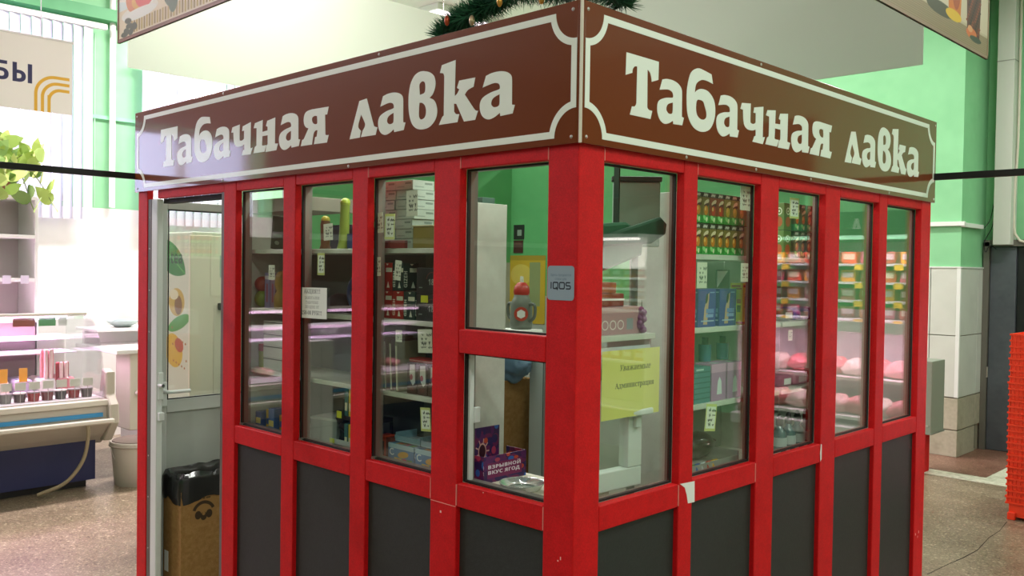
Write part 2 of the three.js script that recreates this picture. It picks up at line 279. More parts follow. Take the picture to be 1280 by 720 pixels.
// sign bands
const GL = {
 'т': ['1.3,278.5c 100,278.5c 99.4,224.5c 78.7,213.5c 76.9,227.5 72.5,239.5 65,246.5c 66.2,135.5c 71.2,129.5 81.9,128.5c 76.9,103.5c 14.4,103.5c 20,128.5c 28.8,130.5 33.1,139.5c 33.8,246.5c 26.2,244.5 20.6,235.5 19.4,224.5c 0,213.5c'],
 'а': ['17,229.5c 32.7,234.5 53.7,235.5 71.4,231.5 83.7,223.5 89.8,213.5 91.2,199.5c 91.8,131.5c 100,129.5c 93.9,105.5c 59.9,103.5c 58.5,113.5c 44.2,103.5 28.6,98.5 15,103.5 4.8,116.5 0,135.5 1.4,154.5 10.2,167.5 31.3,177.5 54.4,182.5 57.8,187.5 55.8,196.5 50.3,201.5 36.7,203.5 7.5,196.5c', '57.1,168.5c 57.1,141.5 53.1,133.5 41.5,132.5 33.3,141.5 34.7,153.5 41.5,161.5'],
 'б': ['84.3,288.5c 89.8,259.5c 69.9,263.5 52.4,262.5 38.6,253.5 30.1,240.5 27.1,215.5c 36.1,226.5 50,233.5 70.5,232.5 87.3,219.5 97.6,198.5 100,166.5 94.6,137.5 82.5,113.5 65.7,101.5 45.8,98.5 25.3,106.5 10.2,126.5 2.4,153.5 0,193.5 1.2,224.5 7.8,260.5 16.9,280.5 33.1,293.5 48.8,295.5', '41,197.5 56,195.5 62.7,180.5 68.1,163.5 68.1,147.5 59.6,138.5 47,138.5 36.7,147.5 32.5,162.5 32.5,180.5 34.9,192.5'],
 'ч': ['5.3,224.5c 40,230.5c 39.4,173.5 42.4,164.5 52.4,163.5 60.6,169.5c 60.6,202.5c 51.2,201.5c 54.1,220.5c 91.2,231.5c 90.6,125.5c 100,127.5c 91.8,101.5c 50,102.5c 56.5,121.5c 62.4,125.5c 61.8,146.5c 48.8,140.5 30,140.5 17.1,150.5 11.8,169.5 10,202.5c 0,203.5c'],
 'н': ['5.6,223.5c 37.8,230.5c 36.7,183.5c 57.8,185.5c 58.3,199.5c 51.7,204.5c 56.7,223.5c 88.3,230.5c 87.8,129.5c 100,127.5c 93.9,102.5c 50,101.5c 53.9,125.5c 58.9,131.5c 58.9,166.5c 36.7,166.5c 35.6,130.5c 40,128.5c 53.3,128.5c 45.6,103.5c 0,103.5c 6.1,127.5c 12.8,133.5c 12.8,202.5c 0.6,204.5c'],
 'я': ['98.9,231.5c 93.9,204.5c 86.7,204.5c 88.3,132.5c 92.8,129.5 100,129.5c 93.9,102.5c 48.3,103.5c 52.2,128.5c 57.8,130.5c 60.6,152.5c 54.4,153.5 47.8,146.5 44.4,130.5 41.1,103.5c 0,103.5c 5,126.5c 10.6,128.5 18.3,144.5 27.8,165.5c 18.3,171.5 11.7,184.5 10,203.5 13.9,221.5 23.3,230.5 40,233.5c', '58.3,205.5c 59.4,179.5 52.2,176.5 43.9,182.5 40,194.5 41.7,203.5 49.4,207.5'],
 'л': ['34.8,229.5c 61.4,233.5c 85.4,143.5 91.1,132.5 100,128.5c 93.7,103.5c 41.8,103.5c 48.1,125.5c 51.9,130.5 55.7,139.5 55.1,151.5 41.8,181.5c 34.2,157.5 31.6,142.5 34.8,133.5 41.8,125.5c 37.3,102.5c 0,101.5c'],
 'в': ['59.3,282.5 75.9,274.5 88.3,260.5 93.1,239.5 90.3,219.5 83.4,204.5 73.1,195.5c 87.6,186.5 96.6,169.5 100,146.5 95.2,125.5 83.4,109.5 68.3,100.5 47.6,98.5 29,104.5 14.5,119.5 5.5,142.5 0.7,172.5 0,211.5 4.1,243.5 11,262.5 22.8,278.5 40,285.5', '37.9,228.5c 37.9,244.5 45.5,252.5 53.8,250.5 57.9,242.5 58.6,226.5 55.2,214.5 39.3,210.5c', '38.6,185.5c 48.3,183.5 57.9,173.5 62.1,155.5 59.3,138.5 51,131.5 42.1,132.5 37.2,143.5 37.2,166.5'],
 'к': ['41.9,297.5c 40.8,186.5c 46.9,192.5 52.5,204.5c 46.4,210.5c 52,231.5c 92.2,231.5c 88.3,204.5c 74.3,197.5 66.5,185.5c 88.8,140.5 95,131.5 100,129.5c 93.3,103.5c 65.4,103.5c 45.3,161.5c 39.1,163.5c 39.7,138.5c 44.7,130.5 53.1,128.5c 48.6,104.5c 0,104.5c 8.4,127.5c 12.8,132.5c 12.8,253.5c 10.1,263.5 1.1,267.5c 6.1,290.5c'],
};
function outline(str, w) {
  const pts = str.split(' ').map((s) => ({ c: s.endsWith('c'), p: s.replace('c', '').split(',').map(Number) })).map((o) => ({ c: o.c, v: new THREE.Vector2(o.p[0] / 100 * w, o.p[1] / 1000) }));
  let s0 = pts.findIndex((p) => p.c); const closed = s0 < 0; if (closed) s0 = 0;
  const q = [...pts.slice(s0), ...pts.slice(0, s0), pts[s0]];
  const out = [];
  let run = [q[0].v];
  for (let i = 1; i < q.length; i++) {
    run.push(q[i].v);
    if (q[i].c || i === q.length - 1) {
      if (run.length === 2 ) out.push(run[0]);
      else { const c = new THREE.SplineCurve(closed ? [run[run.length - 2], ...run, run[1]] : run); const n = run.length * 4; const lo = closed ? 1 / (run.length + 1) : 0, hi = closed ? run.length / (run.length + 1) : 1; for (let k = 0; k < n; k++) out.push(c.getPoint(lo + (hi - lo) * k / n)); }
      run = [q[i].v];
    }
  }
  return out;
}
const WORD = ['т', 'а', 'б', 'а', 'ч', 'н', 'а', 'я', 'л', 'а', 'в', 'к', 'а'];
const SPAN = {
  L: [[-2.539, 172], [-2.369, 148], [-2.206, 166], [-2.027, 144], [-1.878, 172], [-1.699, 184], [-1.507, 148], [-1.354, 182], [-1.044, 160], [-0.88, 146], [-0.719, 143], [-0.567, 178], [-0.381, 147]],
  R: [[0.182, 161], [0.339, 142], [0.494, 166], [0.668, 142], [0.817, 168], [0.989, 181], [1.177, 145], [1.324, 186], [1.628, 157], [1.792, 140], [1.947, 144], [2.093, 174], [2.272, 146]],
};
const ZS = 0.014;
for (const [F, x0, x1] of [['L', -2.822, 0], ['R', 0, 2.632]]) {
  const sign = fpart(F, 'sign_board', bx(x0, x1, SB, ST, 0.0, ZS, 0.002), mSign);
  // white border line with hollow round corners
  const W = 0.0195, bxl = x0 + (F === 'L' ? 0.024 : 0.002), bxr = x1 - (F === 'L' ? 0.002 : 0.02);
  const line = (d) => {
    const R = 0.078, q = R + d, N = 14, P2 = [], al = d ? Math.asin(d / q) : 0, L0 = bxl, R0 = bxr, B0 = SB + 0.0185, T0 = ST - 0.0235;
    const ar = (cx, cy, a0, a1) => { for (let k = 0; k <= N; k++) { const a = a0 + (a1 - a0) * k / N; P2.push(new THREE.Vector2(cx + Math.cos(a) * q, cy + Math.sin(a) * q)); } };
    ar(L0, B0, Math.PI / 2 - al, al); ar(R0, B0, Math.PI - al, Math.PI / 2 + al); ar(R0, T0, -Math.PI / 2 - al, -Math.PI + al); ar(L0, T0, -al, -Math.PI / 2 + al);
    return P2;
  };
  const sh = new THREE.Shape(line(0)); sh.holes.push(new THREE.Path(line(W)));
  fpart(F, 'border', new THREE.ExtrudeGeometry(sh, { depth: 0.0012, bevelEnabled: false }).translate(0, 0, ZS - 0.0002), mSignWhite, sign);
  SPAN[F].forEach(([x, w], i) => {
    const [o, ...h] = GL[WORD[i]].map((s) => outline(s, w / 1000));
    const s = new THREE.Shape(o); for (const q of h) s.holes.push(new THREE.Path(q));
    fpart(F, 'letter', new THREE.ExtrudeGeometry(s, { depth: 0.0012, bevelEnabled: false }).translate(x, SB, ZS - 0.0002), mSignWhite, sign);
  });
  const sc = F === 'L' ? [[-0.018, ST - 0.022], [-0.018, SB + 0.018], [-2.8, ST - 0.02], [-2.79, SB + 0.016], [-1.95, ST - 0.012], [-1.95, SB + 0.01], [-0.88, ST - 0.012], [-1.05, SB + 0.008]] : [[0.012, ST - 0.022], [0.012, SB + 0.018], [2.615, ST - 0.02], [2.615, SB + 0.016], [0.95, ST - 0.012], [0.5, SB + 0.01], [0.93, SB + 0.01], [1.34, SB + 0.01], [2.08, SB + 0.01]];
  for (const [x, y] of sc) fpart(F, 'screw', new THREE.SphereGeometry(0.0055, 10, 6).scale(1, 1, 0.5).translate(x, y, ZS), mSteel, sign);
}
part(kiosk, 'sign_corner', bx(0, 0.0135, SB, ST, 0, 0.0135, 0.001), mSign);
part(kiosk, 'corner_strip', bx(-0.0045, 0.0045, SB - 0.001, ST + 0.02, -0.0045, 0.0045, 0.002).rotateY(Math.PI / 4).translate(0.0125, 0, 0.0125), mCream);
// back and side walls of the kiosk, left open to the hall above
const mInGreen = M(0xffffff, 0.7, { map: mottled([96, 176, 112], 8, 8, 1.5) });
const mInGrey = M(0xffffff, 0.7, { map: mottled([176, 182, 172], 10, 8, 1.5) });
part(kiosk, 'back_wall', bx(-2.81, -0.035, 1.5, 2.42, -2.62, -2.58), mInGreen);
part(kiosk, 'back_wall', bx(-2.81, -0.035, 0, 1.5, -2.62, -2.58), mInGrey);
part(kiosk, 'side_wall', bx(-2.812, -2.78, 0, 1.72, -2.58, -0.86), mInGrey);
part(kiosk, 'side_wall', bx(-2.812, -2.78, 1.72, 2.42, -2.58, -0.86), mInGreen);
part(kiosk, 'side_post', bx(-2.812, -2.78, 0, 2.4, -0.86, -0.8), mPvc);
part(kiosk, 'side_panel', bx(-2.81, -2.79, 0, 0.97, -0.8, -0.03), mPanel);
part(kiosk, 'side_glass', bx(-2.803, -2.798, 0.97, 2.02, -0.8, -0.03), mGlass);
part(kiosk, 'counter', bx(-0.6, -0.118, 0.97, 0.995, -0.31, -0.045, 0.003), M(0xe2dfcc, 0.5));
// slim unseen lamps behind the sign band, the left one added to brighten goods
for (const [n, pos, turn, len] of [['unseen_lamp_batten', [-1.0, 2.2, -0.22], 0, 1.7], ['unseen_lamp_batten', [-0.3, 2.2, -1.15], RY, 1.2]]) {
  const l = part(kiosk, n, bx(-len / 2, len / 2, 0, 0.03, -0.03, 0.03, 0.004).rotateY(turn).translate(...pos), mWhite);
  part(l, 'lamp_tube', bx(-len / 2 + 0.02, len / 2 - 0.02, -0.012, -0.001, -0.018, 0.018).rotateY(turn).translate(...pos), glow(0xf4fff4, 3));
  areaLight(0xf2fff0, BATTEN, turn ? 0.036 : len - 0.04, turn ? len - 0.04 : 0.036, [pos[0], pos[1] - 0.016, pos[2]], [pos[0], 0, pos[2]]);
  part(kiosk, 'lamp_bracket', turn ? bx(pos[0], 0.0, 2.21, 2.225, pos[2] - 0.01, pos[2] + 0.01) : bx(pos[0] - 0.01, pos[0] + 0.01, 2.21, 2.225, pos[2], 0.0), mSteel);
}
// door: jamb in the left opening and a leaf folded inward along the side
part(kiosk, 'door_jamb', [bx(-2.71, -2.672, 0, 1.987, -0.05, -0.004, 0.002), bx(-1.99, -1.964, 0, 1.987, -0.06, -0.004)], mAluDark);
part(kiosk, 'door_jamb_face', bx(-2.665, -2.60, 0, 1.987, -0.03, 0.0, 0.006), mPvc);
part(kiosk, 'rail', bx(-2.6, -1.965, 1.987, SB + 0.02, -0.03, -0.0008, 0.003), mRed);
part(kiosk, 'door_head', bx(-2.6, -1.99, 1.965, 1.987, -0.075, -0.03), mGasket);
{
  const leaf = part(kiosk, 'door_leaf', [bx(-2.755, -2.705, 0.05, 1.985, -0.1, -0.06, 0.004), bx(-2.755, -2.705, 0.05, 1.985, -0.80, -0.72, 0.004), bx(-2.755, -2.705, 1.945, 1.985, -0.72, -0.1, 0.004), bx(-2.755, -2.705, 0.945, 1.01, -0.72, -0.1, 0.004), bx(-2.755, -2.705, 0.05, 0.14, -0.72, -0.1, 0.004)], M(0xb9bdb8, 0.45));
  part(leaf, 'door_glass', bx(-2.733, -2.727, 1.01, 1.945, -0.72, -0.1), mGlass);
  part(leaf, 'glazing_gasket', [bx(-2.704, -2.7025, 1.01, 1.016, -0.72, -0.1), bx(-2.704, -2.7025, 1.939, 1.945, -0.72, -0.1), bx(-2.704, -2.7025, 1.01, 1.945, -0.106, -0.1)], mGasket);
  part(leaf, 'door_panel', bx(-2.74, -2.72, 0.14, 0.945, -0.72, -0.1), M(0xa9aca6, 0.5));
  part(leaf, 'door_handle', [bx(-2.7055, -2.69, 0.98, 1.10, -0.096, -0.066, 0.004), tube([[-2.7, 1.055, -0.08], [-2.655, 1.055, -0.08], [-2.645, 1.055, -0.09], [-2.643, 1.055, -0.19]], 0.009, 20)], mPvc);
}
part(kiosk, 'lock_plate', [bx(-2.6, -2.588, 1.03, 1.16, -0.03, -0.006, 0.003), tube([[-2.6, 1.1, -0.012], [-2.56, 1.1, -0.006], [-2.535, 1.103, -0.004]], 0.009, 12), bx(-2.6, -2.575, 0.93, 0.97, -0.03, -0.004, 0.004)], mPvc);
for (const y of [0.3, 0.55, 0.75, 1.35, 1.55, 1.75, 1.9]) part(kiosk, 'rivet', new THREE.SphereGeometry(0.004, 8, 6).translate(-2.69, y, -0.004), mSteel);
// sash of the ticket window, folded inward from the corner post
{
  const s = new THREE.Group(); s.name = 'ticket_sash'; kiosk.add(s); s.position.set(-0.125, 1.005, -0.08); s.rotation.y = -0.06;
  part(s, 'sash_frame', [bx(-0.02, 0.02, 0, 0.06, -0.35, 0, 0.004), bx(-0.02, 0.02, 0.34, 0.4, -0.35, 0, 0.004), bx(-0.02, 0.02, 0.06, 0.34, -0.06, 0, 0.004), bx(-0.02, 0.02, 0.06, 0.34, -0.35, -0.285, 0.004)], mPvc);
  part(s, 'sash_glass', bx(-0.003, 0.003, 0.06, 0.34, -0.285, -0.06), mGlass);
  part(s, 'sash_handle', [bx(0.02, 0.035, 0.185, 0.25, -0.33, -0.305, 0.004), bx(0.035, 0.06, 0.225, 0.25, -0.36, -0.25, 0.009)], mPvc);
}
part(kiosk, 'sash_catch', [bx(-0.476, -0.462, 1.19, 1.24, -0.085, -0.06, 0.003), bx(-0.478, -0.468, 1.007, 1.415, -0.06, -0.042)], mPvc);

// ───────────────────────── paper and stickers on the kiosk ─────────────────────────
// a thin sheet in a face's own coordinates, printed on its outward side
function sheet(F, name, label, category, x, y, z, w, h, tex, tilt = 0, group, thick = 0.001, rough = 0.7) {
  const t = new THREE.Mesh(new THREE.BoxGeometry(w, h, thick), M(0xffffff, rough, { map: tex }));
  t.name = numbered(name); t.castShadow = t.receiveShadow = true; scene.add(t);
  if (F === 'L') t.position.set(x, y, z); else { t.position.set(z, y, -x); }
  t.rotation.order = 'YXZ'; t.rotation.set(0, F === 'L' ? 0 : RY, tilt);
  return tag(t, label, category, group);
}
sheet('L', 'paper_notice', 'white paper notice taped to the glass between red mullions, headed with a price offer', 'notice', -1.341, 1.538, -0.0315, 0.2, 0.117, canvasTex(320, 190, (g, w, h) => {
  g.fillStyle = '#dfe5dd'; g.fillRect(0, 0, w, h); g.fillStyle = '#6b7671'; g.textAlign = 'center';
  g.font = 'bold 36px serif'; g.fillText('АКЦИЯ!!!', 165, 36); g.font = '24px serif';
  g.fillText('ЗАЖИГАЛКИ', 165, 72); g.fillText('ТАБАЧНЫЕ', 165, 100); g.fillText('ПО ЦЕНЕ ОТ', 165, 128);
  g.fillStyle = '#57625e'; g.font = 'bold 34px serif'; g.fillText('250-00 РУБ!!!', 160, 168);
}), 0.01);
{
  const s = sheet('L', 'sticker', 'grey blue rounded sticker on the red corner post', 'sticker', -0.059, 1.6415, 0.0011, 0.098, 0.096, canvasTex(256, 256, (g, w, h) => {
    g.fillStyle = '#8b9ba8'; g.fillRect(0, 0, w, h); g.textAlign = 'center'; g.fillStyle = '#5a6f7d'; g.font = '25px sans-serif';
    g.fillText('Здесь продаются', 128, 76); g.fillText('стики для', 128, 106);
    g.fillStyle = '#14202c'; g.lineWidth = 9; g.strokeStyle = '#14202c';
    g.lineWidth = 10; g.lineJoin = 'round'; const oo = (x) => { g.beginPath(); g.moveTo(x + 10, 124); g.lineTo(x + 36, 124); g.quadraticCurveTo(x + 46, 124, x + 46, 134); g.lineTo(x + 46, 160); g.quadraticCurveTo(x + 46, 170, x + 36, 170); g.lineTo(x + 10, 170); g.quadraticCurveTo(x, 170, x, 160); g.lineTo(x, 134); g.quadraticCurveTo(x, 124, x + 10, 124); g.stroke(); };
    g.beginPath(); g.moveTo(36, 122); g.lineTo(36, 172); g.stroke(); oo(56); g.beginPath(); g.moveTo(84, 158); g.lineTo(100, 180); g.stroke(); oo(118);
    g.beginPath(); g.moveTo(220, 124); g.lineTo(190, 124); g.quadraticCurveTo(180, 124, 180, 135); g.quadraticCurveTo(180, 147, 190, 147); g.lineTo(212, 147); g.quadraticCurveTo(222, 147, 222, 158); g.quadraticCurveTo(222, 170, 212, 170); g.lineTo(180, 170); g.stroke();
  }));
  const r = 0.012, w = 0.049, h = 0.048, sh = new THREE.Shape();
  sh.moveTo(-w + r, -h); sh.lineTo(w - r, -h); sh.quadraticCurveTo(w, -h, w, -h + r); sh.lineTo(w, h - r); sh.quadraticCurveTo(w, h, w - r, h); sh.lineTo(-w + r, h); sh.quadraticCurveTo(-w, h, -w, h - r); sh.lineTo(-w, -h + r); sh.quadraticCurveTo(-w, -h, -w + r, -h);
  const g = new THREE.ExtrudeGeometry(sh, { depth: 0.001, bevelEnabled: false }).translate(0, 0, -0.0005);
  const p = g.attributes.position, uv = g.attributes.uv; for (let i = 0; i < p.count; i++) uv.setXY(i, (p.getX(i) + w) / (2 * w), (p.getY(i) + h) / (2 * h));
  s.geometry = g;
}
sheet('R', 'yellow_notice', 'large yellow green paper notice behind the first glass pane right of the corner post', 'notice', 0.322, 1.338, -0.05, 0.29, 0.205, canvasTex(420, 300, (g, w, h) => {
  g.fillStyle = '#dcd978'; g.fillRect(0, 0, w, h); g.textAlign = 'center'; g.fillStyle = '#5d6238';
  g.font = 'italic bold 36px serif'; g.fillText('Уважаемые', 235, 92); g.font = 'bold 33px serif'; g.fillStyle = '#4d5330'; g.fillText('Администрация', 235, 168);
}), 0.0);
// price tags on the inside of the panes: hand-written slips
const scrawl = (g, x, y, w, n, a) => { let s = a * 977 + 13; const q = () => { s = (s * 9301 + 49297) % 233280; return s / 233280; }; for (let k = 0; k < n; k++) { let cx = x + q() * 10; g.lineWidth = 2.5 + q() * 3; while (cx < x + w) { const L = 3 + Math.floor(q() * 5), hh = 6 + q() * 12; g.beginPath(); for (let i = 0; i < L; i++) { g.lineTo(cx, y + k * 28 + (i % 2 ? hh / 2 : -hh / 2) * (0.5 + q())); cx += 3 + q() * 5; } g.stroke(); cx += 7 + q() * 8; } } };
const tagTex = [0, 1, 2].map((v) => canvasTex(96, 160, (g, w, h) => {
  g.fillStyle = v === 1 ? '#c9cf7e' : '#d4d6c4'; g.fillRect(0, 0, w, h);
  if (v === 1) { g.fillStyle = '#e3e8da'; g.fillRect(8, 16, w - 16, h - 32); }
  g.strokeStyle = '#2b332d'; g.lineWidth = 4; scrawl(g, 20, 38, 58, 4, v + 1);
}));
const TAGS = [
  ['L', -0.762, 1.894, 0.058, 0.086, 0, 0.02, 'pale price slip high on the pane beside the stacks of white packs'],
  ['L', -0.881, 1.818, 0.055, 0.088, 1, -0.02, 'yellow edged price slip over the stacks of white packs'],
  ['L', -0.94, 1.833, 0.042, 0.07, 0, 0.06, 'faded price slip at the left edge of the pane with the white packs'],
  ['L', -0.833, 1.668, 0.034, 0.068, 0, -0.1, 'narrow tilted price slip above the red and green carton boxes'],
  ['L', -0.946, 1.68, 0.034, 0.066, 0, 0.03, 'grey price slip left of the upper red carton box'],
  ['L', -0.824, 1.444, 0.034, 0.04, 0, 0.0, 'small price slip below the red carton boxes'],
  ['L', -0.686, 1.436, 0.072, 0.078, 0, 0.06, 'square white slip above the brown and white chocolate packs'],
  ['L', -0.678, 1.177, 0.05, 0.078, 1, 0.08, 'yellow edged price slip above the blue trays of sweets'],
  ['L', -1.25, 1.806, 0.058, 0.062, 0, 0.05, 'white slip in front of the yellow topped bottles'],
  ['L', -1.295, 1.686, 0.046, 0.083, 1, 0.0, 'tall printed price slip just under the top shelf above the taped offer notice'],
  ['L', -1.644, 1.65, 0.046, 0.06, 0, 0.0, 'price slip in the narrow pane beside the doorway'],
  ['R', 0.958, 1.939, 0.072, 0.085, 0, 0.0, 'white price slip at the top right of the juice coloured packs'],
  ['R', 0.687, 1.667, 0.06, 0.086, 0, 0.0, 'price slip at the left of the two violet cartons'],
  ['R', 0.96, 1.678, 0.05, 0.066, 0, 0.0, 'pale slip above the yellow slim carton'],
  ['R', 1.321, 1.925, 0.072, 0.078, 1, 0.0, 'price slip in front of the orange packs'],
  ['R', 0.758, 1.186, 0.066, 0.092, 1, -0.12, 'tilted price slip above the silver sweet tray'],
  ['R', 1.31, 1.441, 0.034, 0.04, 0, 0.0, 'tiny white slip above the folded purple packs'],
];
for (const [F, x, y, w, h, v, tilt, label] of TAGS) sheet(F, 'price_tag', label, 'price tag', x, y, -0.0405, w, h, tagTex[v], tilt);

// ───────────────────────── racks and goods inside the kiosk ─────────────────────────
// rack frames are things; every pack is a thing of its own. Local X along the face, Z inward is negative.
const turnOf = { L: 0, R: RY };
const at = (F, x, y, z) => (F === 'L' ? [x, y, z] : [z, y, -x]);
const mShelf = M(0xffffff, 0.5, { map: mottled([206, 210, 198], 8, 16, 0.6) });
{
  const t = thing('display_rack', 'white display rack standing behind the left glass wall of the kiosk', 'rack');
  for (const x of [-1.955, -0.62]) part(t, 'side_panel', bx(x, x + 0.016, 0.02, 1.9, -0.335, -0.085, 0.002), mMelamine);
  for (const y of [1.745, 1.497, 1.24, 0.983]) for (const [a, b] of [[-1.939, -0.62]]) part(t, 'shelf', bx(a, b, y - 0.018, y, -0.33, -0.09, 0.002), mShelf);
  for (const [a, b, c] of [[-1.939, -1.03, 0x59605f], [-1.03, -0.62, 0x84867c]]) part(t, 'back_panel', bx(a, b, 0.1, 1.727, -0.339, -0.331), M(c, 0.7));
  part(t, 'top_rail', bx(-1.955, -1.5, 1.9, 1.955, -0.335, -0.09, 0.002), M(0x8f897d, 0.6));
}
{
  const t = thing('display_rack', 'white display rack standing behind the right glass wall of the kiosk', 'rack', [0, 0, 0], RY);
  for (const x of [0.70, 1.32, 1.80]) part(t, 'side_panel', bx(x, x + 0.014, 0.02, x < 1 || x > 1.7 ? 1.95 : 1.74, -0.34, -0.12, 0.002), mMelamine);
  for (const y of [1.738, 1.487, 1.225, 0.975]) for (const [a, b] of [[0.714, 1.32], [1.334, 1.80]]) part(t, 'shelf', bx(a, b, y - 0.018, y, -0.335, -0.085, 0.002), mShelf);
  part(t, 'back_panel', bx(0.70, 1.80, 0.1, 1.72, -0.348, -0.34), M(0x8b8f86, 0.7));
}
{
  const t = thing('wall_shelf', 'narrow white shelf hung behind the pane beside the corner post, over the yellow notice', 'shelf', [0, 0, 0], RY);
  part(t, 'board', bx(0.13, 0.5, 1.462, 1.48, -0.28, -0.09, 0.002), mShelf);
  part(t, 'ticket_rail', bx(0.13, 0.47, 1.425, 1.445, -0.095, -0.088), M(0xcfd8de, 0.4));
  part(t, 'bracket', [bx(0.14, 0.15, 1.40, 1.462, -0.27, -0.1), bx(0.48, 0.49, 1.40, 1.462, -0.27, -0.1)], mSteel);
}
// a pack: box with a printed front; flaps and an edge line as parts only where the photo shows them
function pack(F, name, label, category, x, y, z, w, h, d, m, o = {}) {
  const t = part(scene, name, bx(-w / 2, w / 2, 0, h, -d / 2, d / 2, o.r ?? 0.0015, true), m);
  t.position.set(...at(F, x, y, z)); t.rotation.order = 'YXZ'; t.rotation.set(o.lean || 0, turnOf[F] + (o.turn || 0), o.tilt || 0);
  return tag(t, label, category, o.group);
}
const clonePack = (src, F, x, y, z, label, group, turn) => copy(src, at(F, x, y, z), turn, label, group);
const print = (w, h, draw, rough = 0.45) => M(0xffffff, rough, { map: canvasTex(w, h, draw) });
const fill = (g, c, x, y, w, h) => { g.fillStyle = c; g.fillRect(x, y, w, h); };
const blob = (g, c, x, y, rx, ry, rot = 0) => { g.fillStyle = c; g.beginPath(); g.ellipse(x, y, rx, ry, rot, 0, 7); g.fill(); };
// juice coloured packs: dark top with a white squiggle, fruit, green foot
const fruitPack = (top, mid, foot) => print(64, 128, (g, w, h) => {
  fill(g, mid, 0, 0, w, h); fill(g, '#2c3a20', 0, 0, w, 20); g.strokeStyle = '#e9eee0'; g.lineWidth = 4; g.beginPath(); g.moveTo(10, 14); for (let i = 0; i < 8; i++) g.lineTo(14 + i * 5, i % 2 ? 5 : 15); g.stroke();
  blob(g, '#e8d9b4', 38, 40, 24, 9, -0.4); blob(g, '#5a3a20', 40, 52, 22, 7, -0.2); blob(g, top, 34, 74, 17, 20); blob(g, '#f3c86a', 28, 68, 7, 9);
  fill(g, foot, 0, 96, w, 32); blob(g, '#8fe08a', 24, 106, 16, 9, 0.5); blob(g, '#e7f2c9', 42, 112, 7, 11, 0.3);
});
const mFruit = [fruitPack('#d88a24', '#7c7434', '#2f9a3c'), fruitPack('#c5471c', '#8a4a22', '#3d9238'), fruitPack('#d8c24a', '#8c8a44', '#46a24a'), fruitPack('#e2641a', '#5d5a34', '#3d8a58')];
const mSeal = print(64, 128, (g, w, h) => { fill(g, '#5f7a3a', 0, 0, w, h); g.strokeStyle = '#dfe6cf'; g.lineWidth = 5; g.beginPath(); g.arc(34, 38, 15, 0, 7); g.stroke(); blob(g, '#dfe6cf', 34, 38, 5, 5); blob(g, '#b8562a', 34, 88, 20, 24); });
const FP = (m, lab) => pack('R', 'drink_pack', lab, 'pack', 0, 0, 0, 0.0455, 0.106, 0.06, m);
const rowLab = { up: 'narrow fruit print pack in the upper row behind the second pane', low: 'narrow green footed fruit pack in the lower row behind the second pane', up3: 'orange fruit print pack in the upper row behind the third pane', low3: 'orange and green fruit pack in the lower row behind the third pane' };
{
  let first = {};
  const put = (mi, key, x, y) => { const k = mi + key; if (!first[k]) { first[k] = FP(mFruit[mi], rowLab[key]); first[k].userData.group = rowLab[key]; first[k].position.set(...at('R', x, y, -0.13)); } else clonePack(first[k], 'R', x, y, -0.13); };
  for (let i = 0; i < 7; i++) { const x = 0.75 + i * 0.0475; put(0, 'low', x, 1.738); put([0, 0, 1, 1, 2, 2, 2][i], 'up', x, 1.846); }
  for (let i = 0; i < 6; i++) { const x = 1.463 + i * 0.0515; put(3, 'low3', x, 1.738); put(3, 'up3', x, 1.846); }
  const s1 = pack('R', 'drink_pack', 'sideways pack with a round seal, right of the lower fruit packs', 'pack', 1.10, 1.738, -0.13, 0.06, 0.106, 0.0455, mSeal);
  clonePack(s1, 'R', 1.10, 1.846, -0.13, 'sideways pack with a round seal, right of the upper fruit packs');
  clonePack(s1, 'R', 1.40, 1.738, -0.13, 'sideways pack with a round seal, lower one left of the orange packs');
  clonePack(s1, 'R', 1.40, 1.846, -0.13, 'sideways pack with a round seal, upper one left of the orange packs');
}
// violet cartons with a standing figure, yellow slim carton, green pouch
const mViolet = print(128, 160, (g, w, h) => { fill(g, '#3b3696', 0, 0, w, h); fill(g, '#54459c', 10, 8, 50, 40); g.fillStyle = '#c9a184'; g.beginPath(); g.moveTo(44, 80); g.lineTo(66, 24); g.lineTo(80, 14); g.lineTo(72, 80); g.lineTo(66, 150); g.lineTo(36, 150); g.lineTo(44, 80); g.fill(); blob(g, '#2a1d18', 60, 40, 8, 22, 0.2); fill(g, '#6f86c9', 56, 84, 58, 18); fill(g, '#8fa3d8', 56, 106, 54, 14); fill(g, '#aab6d8', 20, 132, 96, 6); fill(g, '#8fa3d8', 84, 12, 34, 5); });
const v1 = pack('R', 'violet_carton', 'left of two violet blue cartons showing a standing figure', 'carton', 0.818, 1.487, -0.13, 0.112, 0.132, 0.06, mViolet);
clonePack(v1, 'R', 0.955, 1.487, -0.13, 'right of two violet blue cartons showing a standing figure');
pack('R', 'yellow_carton', 'slim yellow carton printed with a dark figure beside the violet cartons', 'carton', 1.075, 1.487, -0.12, 0.062, 0.152, 0.05, print(80, 180, (g, w, h) => { fill(g, '#e2cf2e', 0, 0, w, h); fill(g, '#c2361e', 8, 8, 60, 10); fill(g, '#c2361e', 36, 20, 38, 7); blob(g, '#2b2414', 30, 50, 6, 10); fill(g, '#2b2414', 22, 58, 18, 50); fill(g, '#b1552c', 26, 108, 10, 58); fill(g, '#c43a20', 44, 68, 26, 20); fill(g, '#6a5a1a', 46, 96, 24, 30); fill(g, '#c2361e', 0, 168, w, 8); }));
